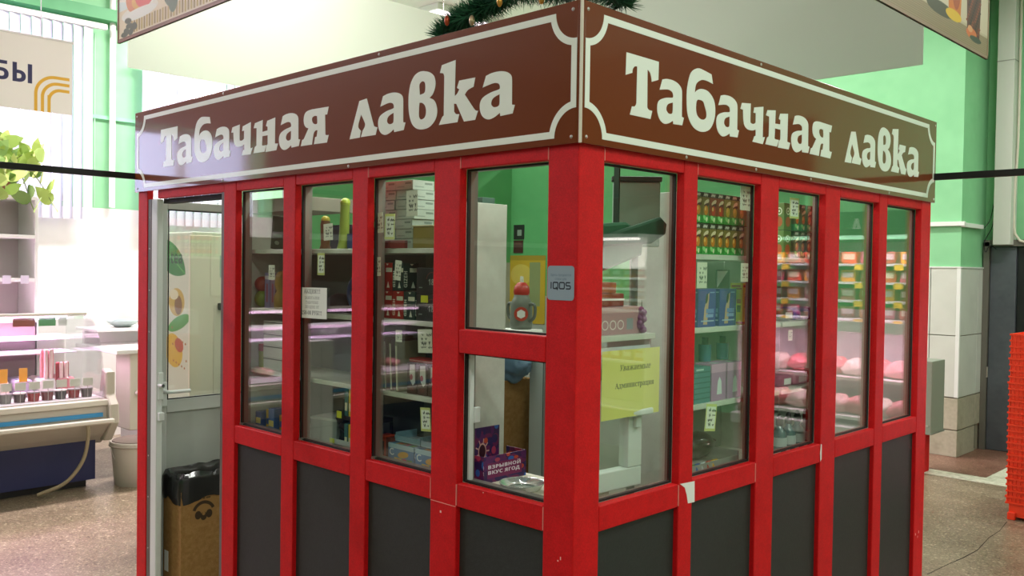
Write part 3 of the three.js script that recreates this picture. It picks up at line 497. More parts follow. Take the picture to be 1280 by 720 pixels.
{
  const t = thing('green_pouch', 'plump olive green pouch lying behind the violet cartons', 'pouch', at('R', 0.88, 1.487, -0.23), RY);
  part(t, 'pouch_body', new THREE.SphereGeometry(0.5, 24, 16).scale(0.24, 0.2, 0.1).translate(0, 0.1, 0), P(0x7f8a3e, 0.35, { clearcoat: 0.5 }));
  part(t, 'pouch_seam', new THREE.TorusGeometry(0.11, 0.003, 6, 30).scale(1, 0.85, 1).scale(0.85, 0.85, 0.85).translate(0, 0.1, 0), M(0xb9c18a, 0.5));
  const d = thing('shelf_sign', 'dark card with a white triangle beside the olive pouch', 'card', at('R', 1.03, 1.642, -0.17), RY);
  part(d, 'card', bx(-0.045, 0.045, -0.155, 0.045, -0.002, 0.002), M(0x4d4f48, 0.6)); part(d, 'triangle', ext([[-0.04, 0.04], [0.03, 0.04], [-0.04, -0.02]], 0.0015, 0.002), mWhite);
}
// third shelf of the right rack: blister boxes
const mTeal = print(64, 96, (g, w, h) => { fill(g, '#4f7f86', 0, 0, w, h); for (let i = 0; i < 6; i++) fill(g, '#2f5a62', 0, 12 + i * 14, w, 3); fill(g, '#b7d0cf', 6, 4, 30, 5); });
const tl = pack('R', 'teal_box', 'teal striped box, front one on the shelf above the silver tray', 'box', 0.79, 1.225, -0.13, 0.10, 0.125, 0.07, mTeal);
clonePack(tl, 'R', 0.80, 1.225, -0.23, 'teal striped box, rear one on the shelf above the silver tray');
const mPinkBox = print(80, 96, (g, w, h) => { fill(g, '#b57fb0', 0, 0, w, h); fill(g, '#d8a0cc', 0, 0, w, 22); g.fillStyle = '#dfe4ea'; g.beginPath(); g.moveTo(30, 80); g.lineTo(34, 46); g.lineTo(44, 34); g.lineTo(54, 46); g.lineTo(58, 80); g.fill(); });
const pk = pack('R', 'pink_box', 'pink and white box left of its twin above the silver tray', 'box', 0.895, 1.225, -0.13, 0.095, 0.13, 0.07, mPinkBox);
clonePack(pk, 'R', 1.0, 1.225, -0.13, 'pink and white box right of its twin above the silver tray');
for (const [x, l] of [[0.80, 'left'], [0.92, 'middle'], [1.04, 'right']]) {
  const t = thing('blue_bottle', l + ' one of three small blue capped bottles hung over the teal boxes', 'bottle', at('R', x, 1.357, -0.17), RY);
  part(t, 'bottle_body', cyl(0.022, 0.024, 0.06, 0, 0, 0, 16), P(0x3c6f86, 0.2, { clearcoat: 0.6 })); part(t, 'cap', cyl(0.012, 0.012, 0.025, 0, 0.06, 0, 14), mBlack);
}
{
  const t = thing('lilac_tag', 'round lilac hang tag at the right end of the blue bottles', 'tag', at('R', 1.125, 1.43, -0.1), RY);
  part(t, 'disc', new THREE.CylinderGeometry(0.035, 0.035, 0.004, 24).rotateX(RY), M(0x9a7fa0, 0.5)); part(t, 'cord', tube([[0, 0.035, 0], [-0.02, 0.05, 0], [-0.04, 0.047, 0]], 0.002, 10, 6), mBlack);
}
// bottom of the second pane: silver tray with sweets, black pouch, blue lighter
{
  const t = thing('sweet_tray', 'open silver grey tray at the bottom of the second pane', 'tray', at('R', 0.88, 0.976, -0.21), RY);
  part(t, 'tray_base', bx(-0.15, 0.17, 0, 0.006, -0.11, 0.11), M(0xb9bbb6, 0.35, { metalness: 0.3 }));
  part(t, 'tray_rim', [bx(-0.15, 0.17, 0, 0.035, 0.105, 0.11), bx(-0.15, 0.17, 0, 0.06, -0.11, -0.105), bx(-0.15, -0.145, 0, 0.05, -0.11, 0.11), bx(0.165, 0.17, 0, 0.05, -0.11, 0.11)], M(0xa9aba6, 0.35, { metalness: 0.3 }));
  const c = thing('black_pouch', 'round black pouch lying in the silver tray', 'pouch', at('R', 0.98, 0.985, -0.24), RY);
  part(c, 'pouch_body', new THREE.SphereGeometry(0.5, 24, 14).scale(0.2, 0.1, 0.1).translate(0, 0.05, 0), P(0x15140f, 0.3, { clearcoat: 0.3 })); part(c, 'zip', tube([[-0.09, 0.06, 0.03], [0, 0.1, 0.0], [0.09, 0.06, 0.03]], 0.003, 14, 6), M(0x56504a, 0.4));
  const l = thing('blue_lighter', 'bright blue lighter beside the black pouch', 'lighter', at('R', 0.78, 1.03, -0.26), RY);
  part(l, 'body', bx(-0.045, 0.045, 0, 0.022, -0.012, 0.012, 0.006), M(0x2a3ec4, 0.3)); part(l, 'cap', bx(0.045, 0.062, 0.002, 0.02, -0.01, 0.01, 0.003), mSteel);
}
const CANDY = [['#4fae3e', 'green'], ['#2f6fc4', 'blue'], ['#cfd9de', 'white'], ['#c8402e', 'red'], ['#e6b62a', 'yellow']];
CANDY.forEach(([c, n], i) => {
  const t = thing('wrapped_sweet', n + ' wrapped sweet in the coloured row at the front of the silver tray', 'sweet', at('R', 0.765 + i * 0.035, 0.978, -0.115), RY + 0.3);
  part(t, 'sweet_body', new THREE.SphereGeometry(0.018, 14, 10).scale(1.1, 0.9, 0.8).translate(0, 0.018, 0), P(c, 0.25, { clearcoat: 0.6 })); part(t, 'wrapper_twist', [new THREE.ConeGeometry(0.012, 0.02, 8).rotateZ(RY).translate(0.026, 0.018, 0), new THREE.ConeGeometry(0.012, 0.02, 8).rotateZ(-RY).translate(-0.026, 0.018, 0)], M(c, 0.4));
});
// third pane below the orange packs
const cloth = (x, y, c, l, w = 0.11) => { const t = thing('folded_pack', l, 'pack', at('R', x, y, -0.17), RY); part(t, 'pack_body', bx(-w / 2, w / 2, 0, 0.05, -0.06, 0.06, 0.02), P(c, 0.35, { clearcoat: 0.4 })); part(t, 'pack_label', bx(-w / 4, w / 4, 0.012, 0.036, 0.0595, 0.0615, 0.001), mWhite); };
cloth(1.43, 1.487, 0x3a5540, 'green soft pack at the left of the shelf under the orange packs'); cloth(1.56, 1.487, 0x3550a8, 'blue soft pack on the shelf under the orange packs', 0.13); cloth(1.70, 1.487, 0x6b4a8e, 'violet soft pack on the shelf under the orange packs', 0.12);
cloth(1.43, 1.225, 0x9a3f66, 'dark pink soft pack at the left of the third shelf in the third pane'); cloth(1.56, 1.225, 0xb86a80, 'pale pink soft pack in the middle of the third shelf in the third pane', 0.13); cloth(1.70, 1.225, 0xa84a50, 'red pink soft pack at the right of the third shelf in the third pane', 0.12);
{
  let first;
  for (let i = 0; i < 4; i++) {
    const p = at('R', 1.40 + i * 0.075, 0.975, -0.125), lab = ['leftmost', 'second', 'third', 'rightmost'][i] + ' of four teal dropper bottles with black tops at the bottom of the third pane';
    if (!first) { first = thing('dropper_bottle', lab, 'bottle', p, RY); part(first, 'bottle_body', new THREE.LatheGeometry([[0, 0], [0.028, 0], [0.03, 0.01], [0.03, 0.07], [0.012, 0.09], [0.012, 0.1]].map((q) => new THREE.Vector2(...q)), 18), P(0x3f6a74, 0.2, { clearcoat: 0.6 })); part(first, 'bottle_label', cyl(0.0305, 0.0305, 0.035, 0, 0.02, 0, 18), M(0xb9c6c8, 0.5)); part(first, 'dropper_top', [cyl(0.014, 0.014, 0.025, 0, 0.1, 0, 14), new THREE.SphereGeometry(0.011, 12, 8).scale(1, 1.5, 1).translate(0, 0.13, 0)], mBlack); } else copy(first, p, RY, lab);
  }
}
// pane beside the corner post: pink carton on the narrow shelf, grey monitor and green chair back deeper inside
pack('R', 'pink_carton', 'pink white carton printed with numbers and round marks on the narrow shelf', 'carton', 0.31, 1.48, -0.16, 0.31, 0.085, 0.09, print(320, 96, (g, w, h) => { fill(g, '#b58a90', 0, 0, w, h); fill(g, '#caa6a8', 0, 0, w, 20); g.fillStyle = '#e9dcdc'; g.font = 'bold 34px sans-serif'; g.fillText('2', 60, 48); g.fillText('3', 66, 86); g.strokeStyle = '#e9dcdc'; g.lineWidth = 4; for (const x of [120, 160, 200]) { g.beginPath(); g.arc(x, 62, 15, 0, 7); g.stroke(); } fill(g, '#8f98a0', 232, 40, 34, 40); }));
{
  const t = thing('pack_bundle', 'red brown bundle of small packs standing behind the pink carton', 'bundle', at('R', 0.33, 1.566, -0.18), RY); part(t, 'lower_packs', bx(-0.1, 0.08, 0, 0.04, -0.03, 0.03, 0.003), M(0x8c4a3a, 0.5)); part(t, 'upper_packs', bx(-0.1, 0.04, 0.041, 0.075, -0.03, 0.03, 0.003), M(0xa9603f, 0.5)); part(t, 'band', bx(-0.101, 0.081, 0.018, 0.024, -0.031, 0.031), mWhite);
  const a = thing('artificial_grapes', 'bunch of purple grapes picture standee beside the pink carton', 'ornament', at('R', 0.45, 1.48, -0.11), RY); for (let i = 0; i < 16; i++) part(a, 'grape', new THREE.SphereGeometry(0.011, 10, 8).translate((rnd() - 0.5) * 0.03 * (1 - i / 22), 0.012 + i * 0.0042, (rnd() - 0.5) * 0.02), P(0x7d3f74, 0.3, { clearcoat: 0.4 })); part(a, 'stalk', cyl(0.002, 0.001, 0.03, 0, 0.075, 0, 6), M(0x4a5a30, 0.7));
  const m = thing('monitor', 'small grey green screen back standing behind the first pane right of the corner', 'monitor', [-0.25, 0, -0.6], 0.75);
  part(m, 'screen_back', bx(-0.08, 0.08, 1.76, 1.98, -0.012, 0.012, 0.005), M(0x8aa392, 0.5)); part(m, 'top_edge', bx(-0.085, 0.085, 1.98, 1.998, -0.02, 0.02, 0.004), M(0x2a3a30, 0.5)); part(m, 'stand', [bx(-0.012, 0.012, 0.01, 1.78, -0.03, -0.012), bx(-0.1, 0.1, 0, 0.012, -0.12, 0.06)], M(0x566a5e, 0.5));
  const d = thing('green_bag', 'dark green felt bag with a long flap hanging behind the first pane', 'bag', [-0.17, 0, 0], RY);
  part(d, 'bag_body', ext([[0.2, 1.70], [0.262, 1.685], [0.352, 1.709], [0.447, 1.735], [0.452, 1.775], [0.44, 1.81], [0.42, 1.806], [0.37, 1.822], [0.262, 1.812], [0.2, 1.83]], 0.05, 0, 0.008), M(0x1f5b3c, 0.85)); part(d, 'bag_flap', ext([[0.23, 1.755], [0.476, 1.772], [0.548, 1.803], [0.553, 1.83], [0.526, 1.846], [0.42, 1.82], [0.23, 1.775]], 0.012, 0.06, 0.006), M(0x17472f, 0.85)); part(d, 'bag_strap', [bx(0.25, 0.256, 1.82, 2.1, 0.01, 0.03), bx(0.36, 0.366, 1.815, 2.1, 0.01, 0.03)], M(0x1a3a2a, 0.8));
}
// left rack, pane next to the ticket window
const mWhitePack = print(96, 48, (g, w, h) => { fill(g, '#b9c2b9', 0, 0, w, h); fill(g, '#7e8a82', 54, 10, 34, 10); fill(g, '#97a29a', 10, 30, 40, 6); g.strokeStyle = '#8b958d'; g.strokeRect(1, 1, w - 2, h - 2); });
{
  const lab = ['flat white pack in the left stack on the top shelf', 'flat white pack in the right stack on the top shelf'];
  let f;
  for (let s = 0; s < 2; s++) for (let i = 0; i < 7; i++) { const x = -1.0 + s * 0.098 + rr(-0.004, 0.004), y = 1.745 + i * 0.0345; if (!f) f = pack('L', 'white_pack', lab[0], 'pack', x, y, -0.17, 0.094, 0.0335, 0.1, mWhitePack, { group: lab[0] }); else clonePack(f, 'L', x, y, -0.17, lab[s], lab[s], rr(-0.05, 0.05)); }
  const r = pack('L', 'red_pack', 'dark red pack at the foot of the stacks of white packs', 'pack', -0.985, 1.745, -0.105, 0.06, 0.028, 0.02, M(0x7d2622, 0.5)); clonePack(r, 'L', -0.905, 1.745, -0.1, 'dark red pack leaning before the right stack of white packs', undefined, 0.4);
  pack('L', 'amber_box', 'open amber brown box right of the stacks of white packs', 'box', -0.77, 1.745, -0.16, 0.14, 0.075, 0.1, M(0x8b7a3a, 0.6)).add((() => { const o = new THREE.Mesh(bx(-0.072, 0.04, 0.075, 0.079, 0.03, 0.055), M(0xd8cda4, 0.6)); o.name = 'lid_flap'; return o; })());
  let q; for (let i = 0; i < 3; i++) { const l = ['lowest', 'middle', 'topmost'][i] + ' of three teal packs at the back of the top shelf'; const y = 1.745 + i * 0.06; if (!q) q = pack('L', 'teal_pack', l, 'pack', -0.72, y, -0.28, 0.16, 0.058, 0.06, print(96, 48, (g, w, h) => { fill(g, '#4a6a60', 0, 0, w, h); fill(g, '#a8b8ac', 10, 16, 26, 14); fill(g, '#a8b8ac', 52, 16, 30, 14); })); else clonePack(q, 'L', -0.72, y, -0.28, l); }
}
// carton boxes with vertical lettering
const gizeh = (bg, fg) => print(96, 144, (g, w, h) => { fill(g, bg, 0, 0, w, h); fill(g, '#d9d8c4', 40, 26, 56, 22); g.fillStyle = fg; g.save(); g.translate(26, 128); g.rotate(-Math.PI / 2); g.font = 'bold 30px sans-serif'; g.fillText('GIZEH', 0, 0); g.restore(); g.beginPath(); g.moveTo(62, 96); g.lineTo(50, 130); g.lineTo(76, 130); g.fill(); g.fillStyle = '#e7e2d0'; g.beginPath(); g.moveTo(40, 4); g.lineTo(66, 4); g.lineTo(53, 14); g.fill(); });
{
  const mr = gizeh('#a3241f', '#e9e4d2'), mg = gizeh('#173b38', '#dfe4d6');
  const a = pack('L', 'red_carton', 'red carton box with white vertical lettering, left one in the lower row', 'carton', -0.965, 1.497, -0.13, 0.06, 0.098, 0.07, mr);
  clonePack(a, 'L', -0.902, 1.497, -0.13, 'red carton box with white vertical lettering, right one in the lower row');
  clonePack(a, 'L', -0.965, 1.596, -0.13, 'red carton box with white vertical lettering, alone in the upper row');
  const b = pack('L', 'green_carton', 'dark green carton box with white lettering in the lower row', 'carton', -0.838, 1.497, -0.13, 0.06, 0.098, 0.07, mg);
  clonePack(b, 'L', -0.902, 1.596, -0.13, 'dark green carton box with white lettering in the upper row');
  const mk = print(128, 96, (g, w, h) => { fill(g, '#10201f', 0, 0, w, h); g.strokeStyle = '#6a3a36'; g.lineWidth = 4; g.beginPath(); g.arc(86, 46, 30, 3.3, 6.2); g.stroke(); g.fillStyle = '#9fa8a0'; g.font = 'bold 30px sans-serif'; g.fillText('18', 66, 62); g.fillStyle = '#7a8a80'; g.fillRect(14, 70, 20, 4); });
  const k = pack('L', 'black_carton', 'black carton marked with a round age sign, lower one beside the green box', 'carton', -0.74, 1.497, -0.13, 0.12, 0.09, 0.07, mk);
  clonePack(k, 'L', -0.74, 1.588, -0.13, 'black carton marked with a round age sign, upper one beside the green box');
  for (const [x, y, l] of [[-0.755, 1.56, 'tiny yellow price label on the lower black carton'], [-0.685, 1.66, 'tiny yellow price label on the upper black carton'], [-0.688, 1.59, 'tiny yellow price label between the two black cartons']]) tag(part(scene, 'price_label', bx(x - 0.018, x + 0.018, y, y + 0.024, -0.0945, -0.093), print(32, 24, (g) => { fill(g, '#c9cf2a', 0, 0, 32, 24); g.strokeStyle = '#303418'; g.lineWidth = 3; g.beginPath(); g.moveTo(7, 17); g.lineTo(14, 7); g.lineTo(24, 16); g.stroke(); })), l, 'label');
}
// leaning booklets and chocolate packs
{
  const C = [[0x5a3a30, 'brown'], [0x8a8a6c, 'grey olive'], [0x6b4a3a, 'dark tan'], [0x4f2a26, 'maroon'], [0x77705a, 'khaki']];
  C.forEach(([c, n], i) => { const o = pack('L', 'booklet', n + ' booklet leaning in the row left of the chocolate packs', 'booklet', -1.03 + i * 0.033, 1.241, -0.16, 0.012, 0.2 - i * 0.006, 0.13, M(c, 0.6), { tilt: 0.06 }); const e = new THREE.Mesh(bx(-0.004, 0.004, 0.004, 0.185 - i * 0.006, 0.0645, 0.0656), M(0xc9c2ac, 0.7)); e.name = 'page_edge'; o.add(e); });
  const mc = print(80, 160, (g, w, h) => { fill(g, '#3a2420', 0, 0, w, h); g.fillStyle = '#cfcfc9'; g.beginPath(); g.moveTo(22, 10); g.lineTo(66, 6); g.lineTo(70, 100); g.lineTo(50, 118); g.lineTo(30, 96); g.lineTo(20, 60); g.fill(); blob(g, '#a8485c', 36, 74, 13, 15); blob(g, '#5d2a20', 40, 136, 20, 12); });
  const l = ['left', 'middle', 'right']; let f;
  for (let i = 0; i < 3; i++) { const lab = l[i] + ' one of three brown and white chocolate packs under the square white slip'; if (!f) f = pack('L', 'chocolate_pack', lab, 'pack', -0.825, 1.241, -0.125, 0.05, 0.108, 0.05, mc); else clonePack(f, 'L', -0.825 + i * 0.056, 1.241, -0.125, lab); }
  const b = pack('L', 'red_box', 'flat red box lying on top of the chocolate packs', 'box', -0.775, 1.351, -0.13, 0.14, 0.014, 0.05, M(0x9a1c1c, 0.4)); const e = new THREE.Mesh(bx(-0.0705, 0.0705, 0.006, 0.008, -0.0255, 0.0255), M(0xd8b0a8, 0.5)); e.name = 'lid_edge'; b.add(e);
  pack('L', 'blue_grey_box', 'blue grey box standing at the back behind the chocolate packs', 'box', -0.83, 1.241, -0.28, 0.2, 0.19, 0.06, print(64, 64, (g) => { fill(g, '#3f4f58', 0, 0, 64, 64); fill(g, '#566670', 0, 0, 64, 10); }));
}
{
  const mt = print(160, 96, (g, w, h) => { fill(g, '#3f7fae', 0, 0, w, h); fill(g, '#a9c8d6', 0, 0, w, 22); g.fillStyle = '#e8e2c8'; g.font = 'italic bold 30px serif'; g.beginPath(); g.arc(26, 40, 14, 0.6, 5.4); g.lineWidth = 6; g.strokeStyle = '#dfe8ee'; g.stroke(); blob(g, '#d9a23a', 96, 46, 34, 15, -0.2); fill(g, '#c9b13a', 40, 64, 46, 28); blob(g, '#c2402a', 64, 78, 16, 10); fill(g, '#c43f5a', 92, 64, 26, 28); fill(g, '#5a9a3e', 122, 64, 32, 28); }, 0.3);
  const a = pack('L', 'sweet_box', 'blue and yellow sweet box with fruit print, left one by the ticket window', 'box', -0.875, 0.985, -0.135, 0.14, 0.072, 0.08, mt);
  clonePack(a, 'L', -0.725, 0.985, -0.135, 'blue and yellow sweet box with fruit print, right one by the ticket window');
  const lid = (x, l) => { const t = thing('display_tray', l, 'tray', [x, 1.06, -0.17]); part(t, 'tray_floor', bx(-0.07, 0.07, 0, 0.004, -0.05, 0.05), M(0xa8c3cf, 0.4)); part(t, 'tray_edge', [bx(-0.07, 0.07, 0.004, 0.02, 0.046, 0.05), bx(-0.07, -0.066, 0.004, 0.03, -0.05, 0.046), bx(0.066, 0.07, 0.004, 0.03, -0.05, 0.046)], M(0x86a9bb, 0.4)); };
  lid(-0.87, 'pale blue open tray on top of the left sweet box'); lid(-0.725, 'pale blue open tray on top of the right sweet box');
  const C = [['#8c2a20', 'dark red'], ['#b8402a', 'bright red'], ['#6a2a24', 'maroon']];
  C.forEach(([c, n], i) => { const o = pack('L', 'small_carton', n + ' upright carton left of the blue sweet boxes', 'carton', -1.015 + i * 0.032, 0.985, -0.13, 0.028, 0.085, 0.06, M(c, 0.5)); const e = new THREE.Mesh(bx(-0.008, 0.008, 0.02, 0.07, 0.0295, 0.0308), M(0x3a1a1a, 0.5)); e.name = 'printed_strip'; o.add(e); });
}
// left rack, second pane: bottles, tins, dark boxes
function bottle(x, y, z, prof, m, cap, label, tilt = 0) { const t = thing('flask', label, 'flask', [x, y, z]); t.rotation.z = tilt; part(t, 'flask_body', new THREE.LatheGeometry(prof.map((q) => new THREE.Vector2(...q)), 18), m); const [px, py] = prof[prof.length - 1]; part(t, 'flask_top', new THREE.SphereGeometry(Math.max(px, 0.018), 14, 10).translate(0, py, 0), cap); }
bottle(-1.43, 1.745, -0.15, [[0, 0], [0.024, 0], [0.018, 0.02], [0.02, 0.1], [0.017, 0.115]], M(0x6a4326, 0.4), M(0xb8a83a, 0.4), 'brown tube with a yellow knob on the top shelf behind the offer notice pane');
bottle(-1.335, 1.745, -0.17, [[0, 0], [0.026, 0], [0.02, 0.03], [0.018, 0.17], [0.02, 0.18]], M(0x8a9a3a, 0.4), M(0xaab83e, 0.4), 'taller yellow green tube with a knob beside the brown tube', -0.05);
bottle(-1.15, 1.745, -0.15, [[0, 0], [0.03, 0], [0.022, 0.03], [0.016, 0.06], [0.012, 0.09]], M(0x9a6a2a, 0.4), M(0xb98a3a, 0.4), 'small amber flask on the top shelf near the mullion');
pack('L', 'navy_box', 'low navy box at the back of the top shelf behind the tubes', 'box', -1.42, 1.745, -0.26, 0.16, 0.1, 0.08, print(64, 64, (g) => { fill(g, '#1d2b3c', 0, 0, 64, 64); fill(g, '#2d4258', 4, 4, 56, 8); }));
pack('L', 'navy_box', 'low navy box at the right of the top shelf under the round tin', 'box', -1.14, 1.745, -0.24, 0.13, 0.085, 0.08, print(64, 64, (g) => { fill(g, '#131c26', 0, 0, 64, 64); fill(g, '#2d4258', 4, 50, 56, 6); }));
pack('L', 'blue_pouch_box', 'deep blue box standing on the top shelf between the tubes and the navy box', 'box', -1.27, 1.745, -0.2, 0.085, 0.06, 0.06, M(0x1a4274, 0.4));
{
  const t = thing('round_tin', 'round tin with a pale ring leaning at the right of the top shelf', 'tin', [-1.135, 1.885, -0.2]); part(t, 'tin_disc', new THREE.CylinderGeometry(0.048, 0.048, 0.02, 28).rotateX(RY), M(0x5a2a1a, 0.4)); part(t, 'ring', new THREE.TorusGeometry(0.034, 0.005, 8, 28).translate(0, 0, 0.011), M(0xc98a3a, 0.4));
  const r = thing('grinder', 'round blue grinder with spokes on the shelf under the price slip', 'grinder', [-1.27, 1.575, -0.2]); part(r, 'grinder_ring', new THREE.TorusGeometry(0.06, 0.014, 10, 32), M(0x25406e, 0.35)); part(r, 'spokes', [0, 1, 2].map((k) => bx(-0.06, 0.06, -0.006, 0.006, -0.005, 0.005).rotateZ(k * 1.05)), M(0x9a4a4a, 0.4)); part(r, 'grinder_foot', bx(-0.04, 0.04, -0.078, -0.06, -0.03, 0.03), mBlack);
  const h = thing('round_hat', 'black rounded hat on the middle shelf behind the offer notice', 'hat', [-1.4, 1.497, -0.2]); part(h, 'crown', new THREE.SphereGeometry(0.075, 24, 12, 0, 7, 0, 1.6).scale(1, 1, 0.8), M(0x10141a, 0.6)); part(h, 'brim', cyl(0.085, 0.085, 0.006, 0, 0, 0.01, 24), M(0x0c1014, 0.6));
  for (let i = 0; i < 3; i++) { const q = thing('dark_tin', ['lowest', 'middle', 'topmost'][i] + ' of three dark brown tins stacked right of the offer notice', 'tin', [-1.13, 1.497 + i * 0.03, -0.15]); part(q, 'tin_body', cyl(0.06, 0.06, 0.022, 0, 0, 0, 26), M(0x2c1f1a, 0.4)); part(q, 'tin_lid', cyl(0.062, 0.062, 0.007, 0, 0.022, 0, 26), M(0x8a6a3c, 0.4)); }
}
// hookah parts heap and booklets at the bottom of the second pane
{
  const t = thing('grey_box', 'grey white box lying at the left bottom of the second pane from the doorway', 'box', [-1.4, 0.985, -0.18], 0.2); part(t, 'carton', bx(-0.07, 0.07, 0, 0.09, -0.06, 0.06, 0.003), M(0x9aa09a, 0.6)); part(t, 'lid', bx(-0.072, 0.072, 0.09, 0.1, -0.062, 0.062, 0.002), M(0xb9bdb5, 0.6));
  const B = [[-1.31, 0.03, 0.13], [-1.28, 0.05, 0.09], [-1.345, 0.035, 0.1], [-1.255, 0.03, 0.12]];
  B.forEach(([x, r, h], i) => { const k = thing('black_bowl', ['tall', 'wide', 'left', 'right'][i] + ' black pipe bowl in the dark group beside the yellow booklets', 'pipe bowl', [x, 0.985, -0.16 - i * 0.015]); part(k, 'bowl', new THREE.LatheGeometry([[0, 0], [r * 0.9, 0], [r * 0.4, h * 0.3], [r * 0.5, h * 0.55], [r, h * 0.8], [r * 0.8, h]].map((q) => new THREE.Vector2(...q)), 18), P(0x0e1210, 0.3, { clearcoat: 0.5 })); part(k, 'stem', cyl(0.006, 0.006, 0.05, 0, h, 0, 8), M(0x3a3a38, 0.4)); });
  const C = [['#2f6a66', 'teal'], ['#c9b02a', 'yellow'], ['#c2a92a', 'mustard'], ['#8a4a2a', 'rust'], ['#5a6a70', 'slate']];
  C.forEach(([c, n], i) => { for (const [y, r] of [[0.985, 'lower'], [1.115, 'upper']]) { const o = pack('L', 'booklet', n + ' upright booklet in the ' + r + ' row by the mullion of the second pane', 'booklet', -1.215 + i * 0.026, y, -0.15, 0.022, r === 'lower' ? 0.1 : 0.105, 0.09, M(c, 0.5)); const e = new THREE.Mesh(bx(-0.007, 0.007, 0.02, 0.05, 0.0448, 0.0457), M(0xd8d4b0, 0.6)); e.name = 'spine_label'; o.add(e); } });
  const s = thing('small_stand', 'black step stand carrying the upper row of booklets', 'stand', [-1.155, 1.095, -0.155]); part(s, 'stand_board', bx(-0.075, 0.085, 0.004, 0.02, -0.06, 0.05, 0.002), mBlack); part(s, 'stand_foot', [bx(-0.075, -0.068, -0.11, 0.004, -0.06, -0.05), bx(0.078, 0.085, -0.11, 0.004, -0.06, -0.05)], mBlack);
  for (const [x, y, l] of [[-1.245, 1.105, 'tiny yellow price label on the step stand of booklets'], [-1.29, 0.995, 'tiny yellow price label at the foot of the black bowls']]) tag(part(scene, 'price_label', bx(x - 0.015, x + 0.015, y, y + 0.026, -0.0955, -0.094), M(0xc9cf2a, 0.5)), l, 'label');
  tag(part(scene, 'shelf_card', bx(-1.3, -1.06, 0.987, 1.022, -0.0975, -0.096), print(192, 32, (g, w, h) => { fill(g, '#bfc6bf', 0, 0, w, h); fill(g, '#4a6a5c', 60, 8, 100, 14); })), 'white shelf edge card along the bottom of the second pane', 'card');
}
// narrow pane beside the doorway
{
  const a = pack('L', 'green_booklet', 'dark green upright booklet leaning on the top shelf beside the doorway', 'booklet', -1.80, 1.745, -0.17, 0.1, 0.14, 0.03, print(64, 96, (g) => { fill(g, '#26452f', 0, 0, 64, 96); fill(g, '#4c7a56', 10, 50, 44, 8); blob(g, '#8fa08f', 32, 76, 12, 6); }), { tilt: -0.12 }); const e = new THREE.Mesh(bx(-0.052, -0.048, 0, 0.14, -0.016, 0.016), mWhite); e.name = 'booklet_edge'; a.add(e);
  pack('L', 'brown_booklet', 'dark brown booklet leaning right of the green booklet', 'booklet', -1.70, 1.745, -0.19, 0.1, 0.16, 0.03, print(64, 96, (g) => { fill(g, '#3c3a2c', 0, 0, 64, 96); fill(g, '#6a5a3a', 8, 62, 48, 20); }), { tilt: -0.14 });
  for (const [x, c, l] of [[-1.83, '#8f86b0', 'lilac tall box on the middle shelf beside the doorway'], [-1.785, '#9a7f9a', 'mauve tall box right of the lilac one']]) { const o = pack('L', 'tall_box', l, 'box', x, 1.497, -0.15, 0.04, 0.15, 0.04, print(32, 96, (g) => { fill(g, c, 0, 0, 32, 96); fill(g, '#d8d0dc', 0, 8, 32, 10); fill(g, '#a84a5a', 12, 30, 8, 50); })); }
  bottle(-1.725, 1.497, -0.14, [[0, 0], [0.034, 0], [0.036, 0.05], [0.024, 0.075], [0.033, 0.1], [0.03, 0.13]], M(0x9a7a34, 0.5), M(0x8f6f30, 0.5), 'amber figure shaped bottle on the middle shelf beside the mullion');
  { const t = thing('fruit_candle', 'red and green fruit shaped candle at the left of the middle shelf', 'candle', [-1.9, 1.497, -0.15]); part(t, 'green_base', new THREE.SphereGeometry(0.034, 18, 12).scale(1, 1.1, 1).translate(0, 0.037, 0), M(0x7d9a3a, 0.5)); part(t, 'red_top', new THREE.SphereGeometry(0.034, 18, 12).translate(0, 0.1, 0), M(0x9a3a2c, 0.5)); }
  let f; for (let i = 0; i < 4; i++) { const l = ['lowest', 'second', 'third', 'topmost'][i] + ' of four white cartons stacked behind the narrow pane'; if (!f) { f = pack('L', 'white_carton', l, 'carton', -1.735, 1.241, -0.17, 0.17, 0.05, 0.12, M(0xc9ccc4, 0.6)); const e2 = new THREE.Mesh(bx(-0.0855, 0.0855, 0.043, 0.0465, -0.0605, 0.0605), M(0x2c2f2c, 0.6)); e2.name = 'dark_tape'; f.add(e2); } else clonePack(f, 'L', -1.735 + rr(-0.003, 0.003), 1.241 + i * 0.051, -0.17, l); }
  pack('L', 'lime_box', 'lime green box with a red lid left of the white cartons', 'box', -1.86, 1.241, -0.15, 0.05, 0.07, 0.05, M(0x93a83a, 0.5)).add((() => { const o = new THREE.Mesh(bx(-0.026, 0.026, 0.07, 0.1, -0.026, 0.026, 0.002), M(0xa03426, 0.5)); o.name = 'box_lid'; return o; })());
  const C = [['#33508a', 'blue'], ['#c9a02a', 'yellow'], ['#4a6aa0', 'pale blue'], ['#b88a2a', 'ochre'], ['#2c4a80', 'dark blue']];
  C.forEach(([c, n], i) => { const o = pack('L', 'small_box', n + ' small box in the bottom row beside the doorway', 'box', -1.85 + i * 0.052, 0.985, -0.13 - (i % 2) * 0.02, 0.045, 0.07 + (i % 3) * 0.012, 0.05, M(c, 0.5)); const e3 = new THREE.Mesh(bx(-0.018, 0.018, 0.02, 0.045, 0.0245, 0.0258), M(i % 2 ? 0x33508a : 0xd8c46a, 0.5)); e3.name = 'box_label'; o.add(e3); });
}
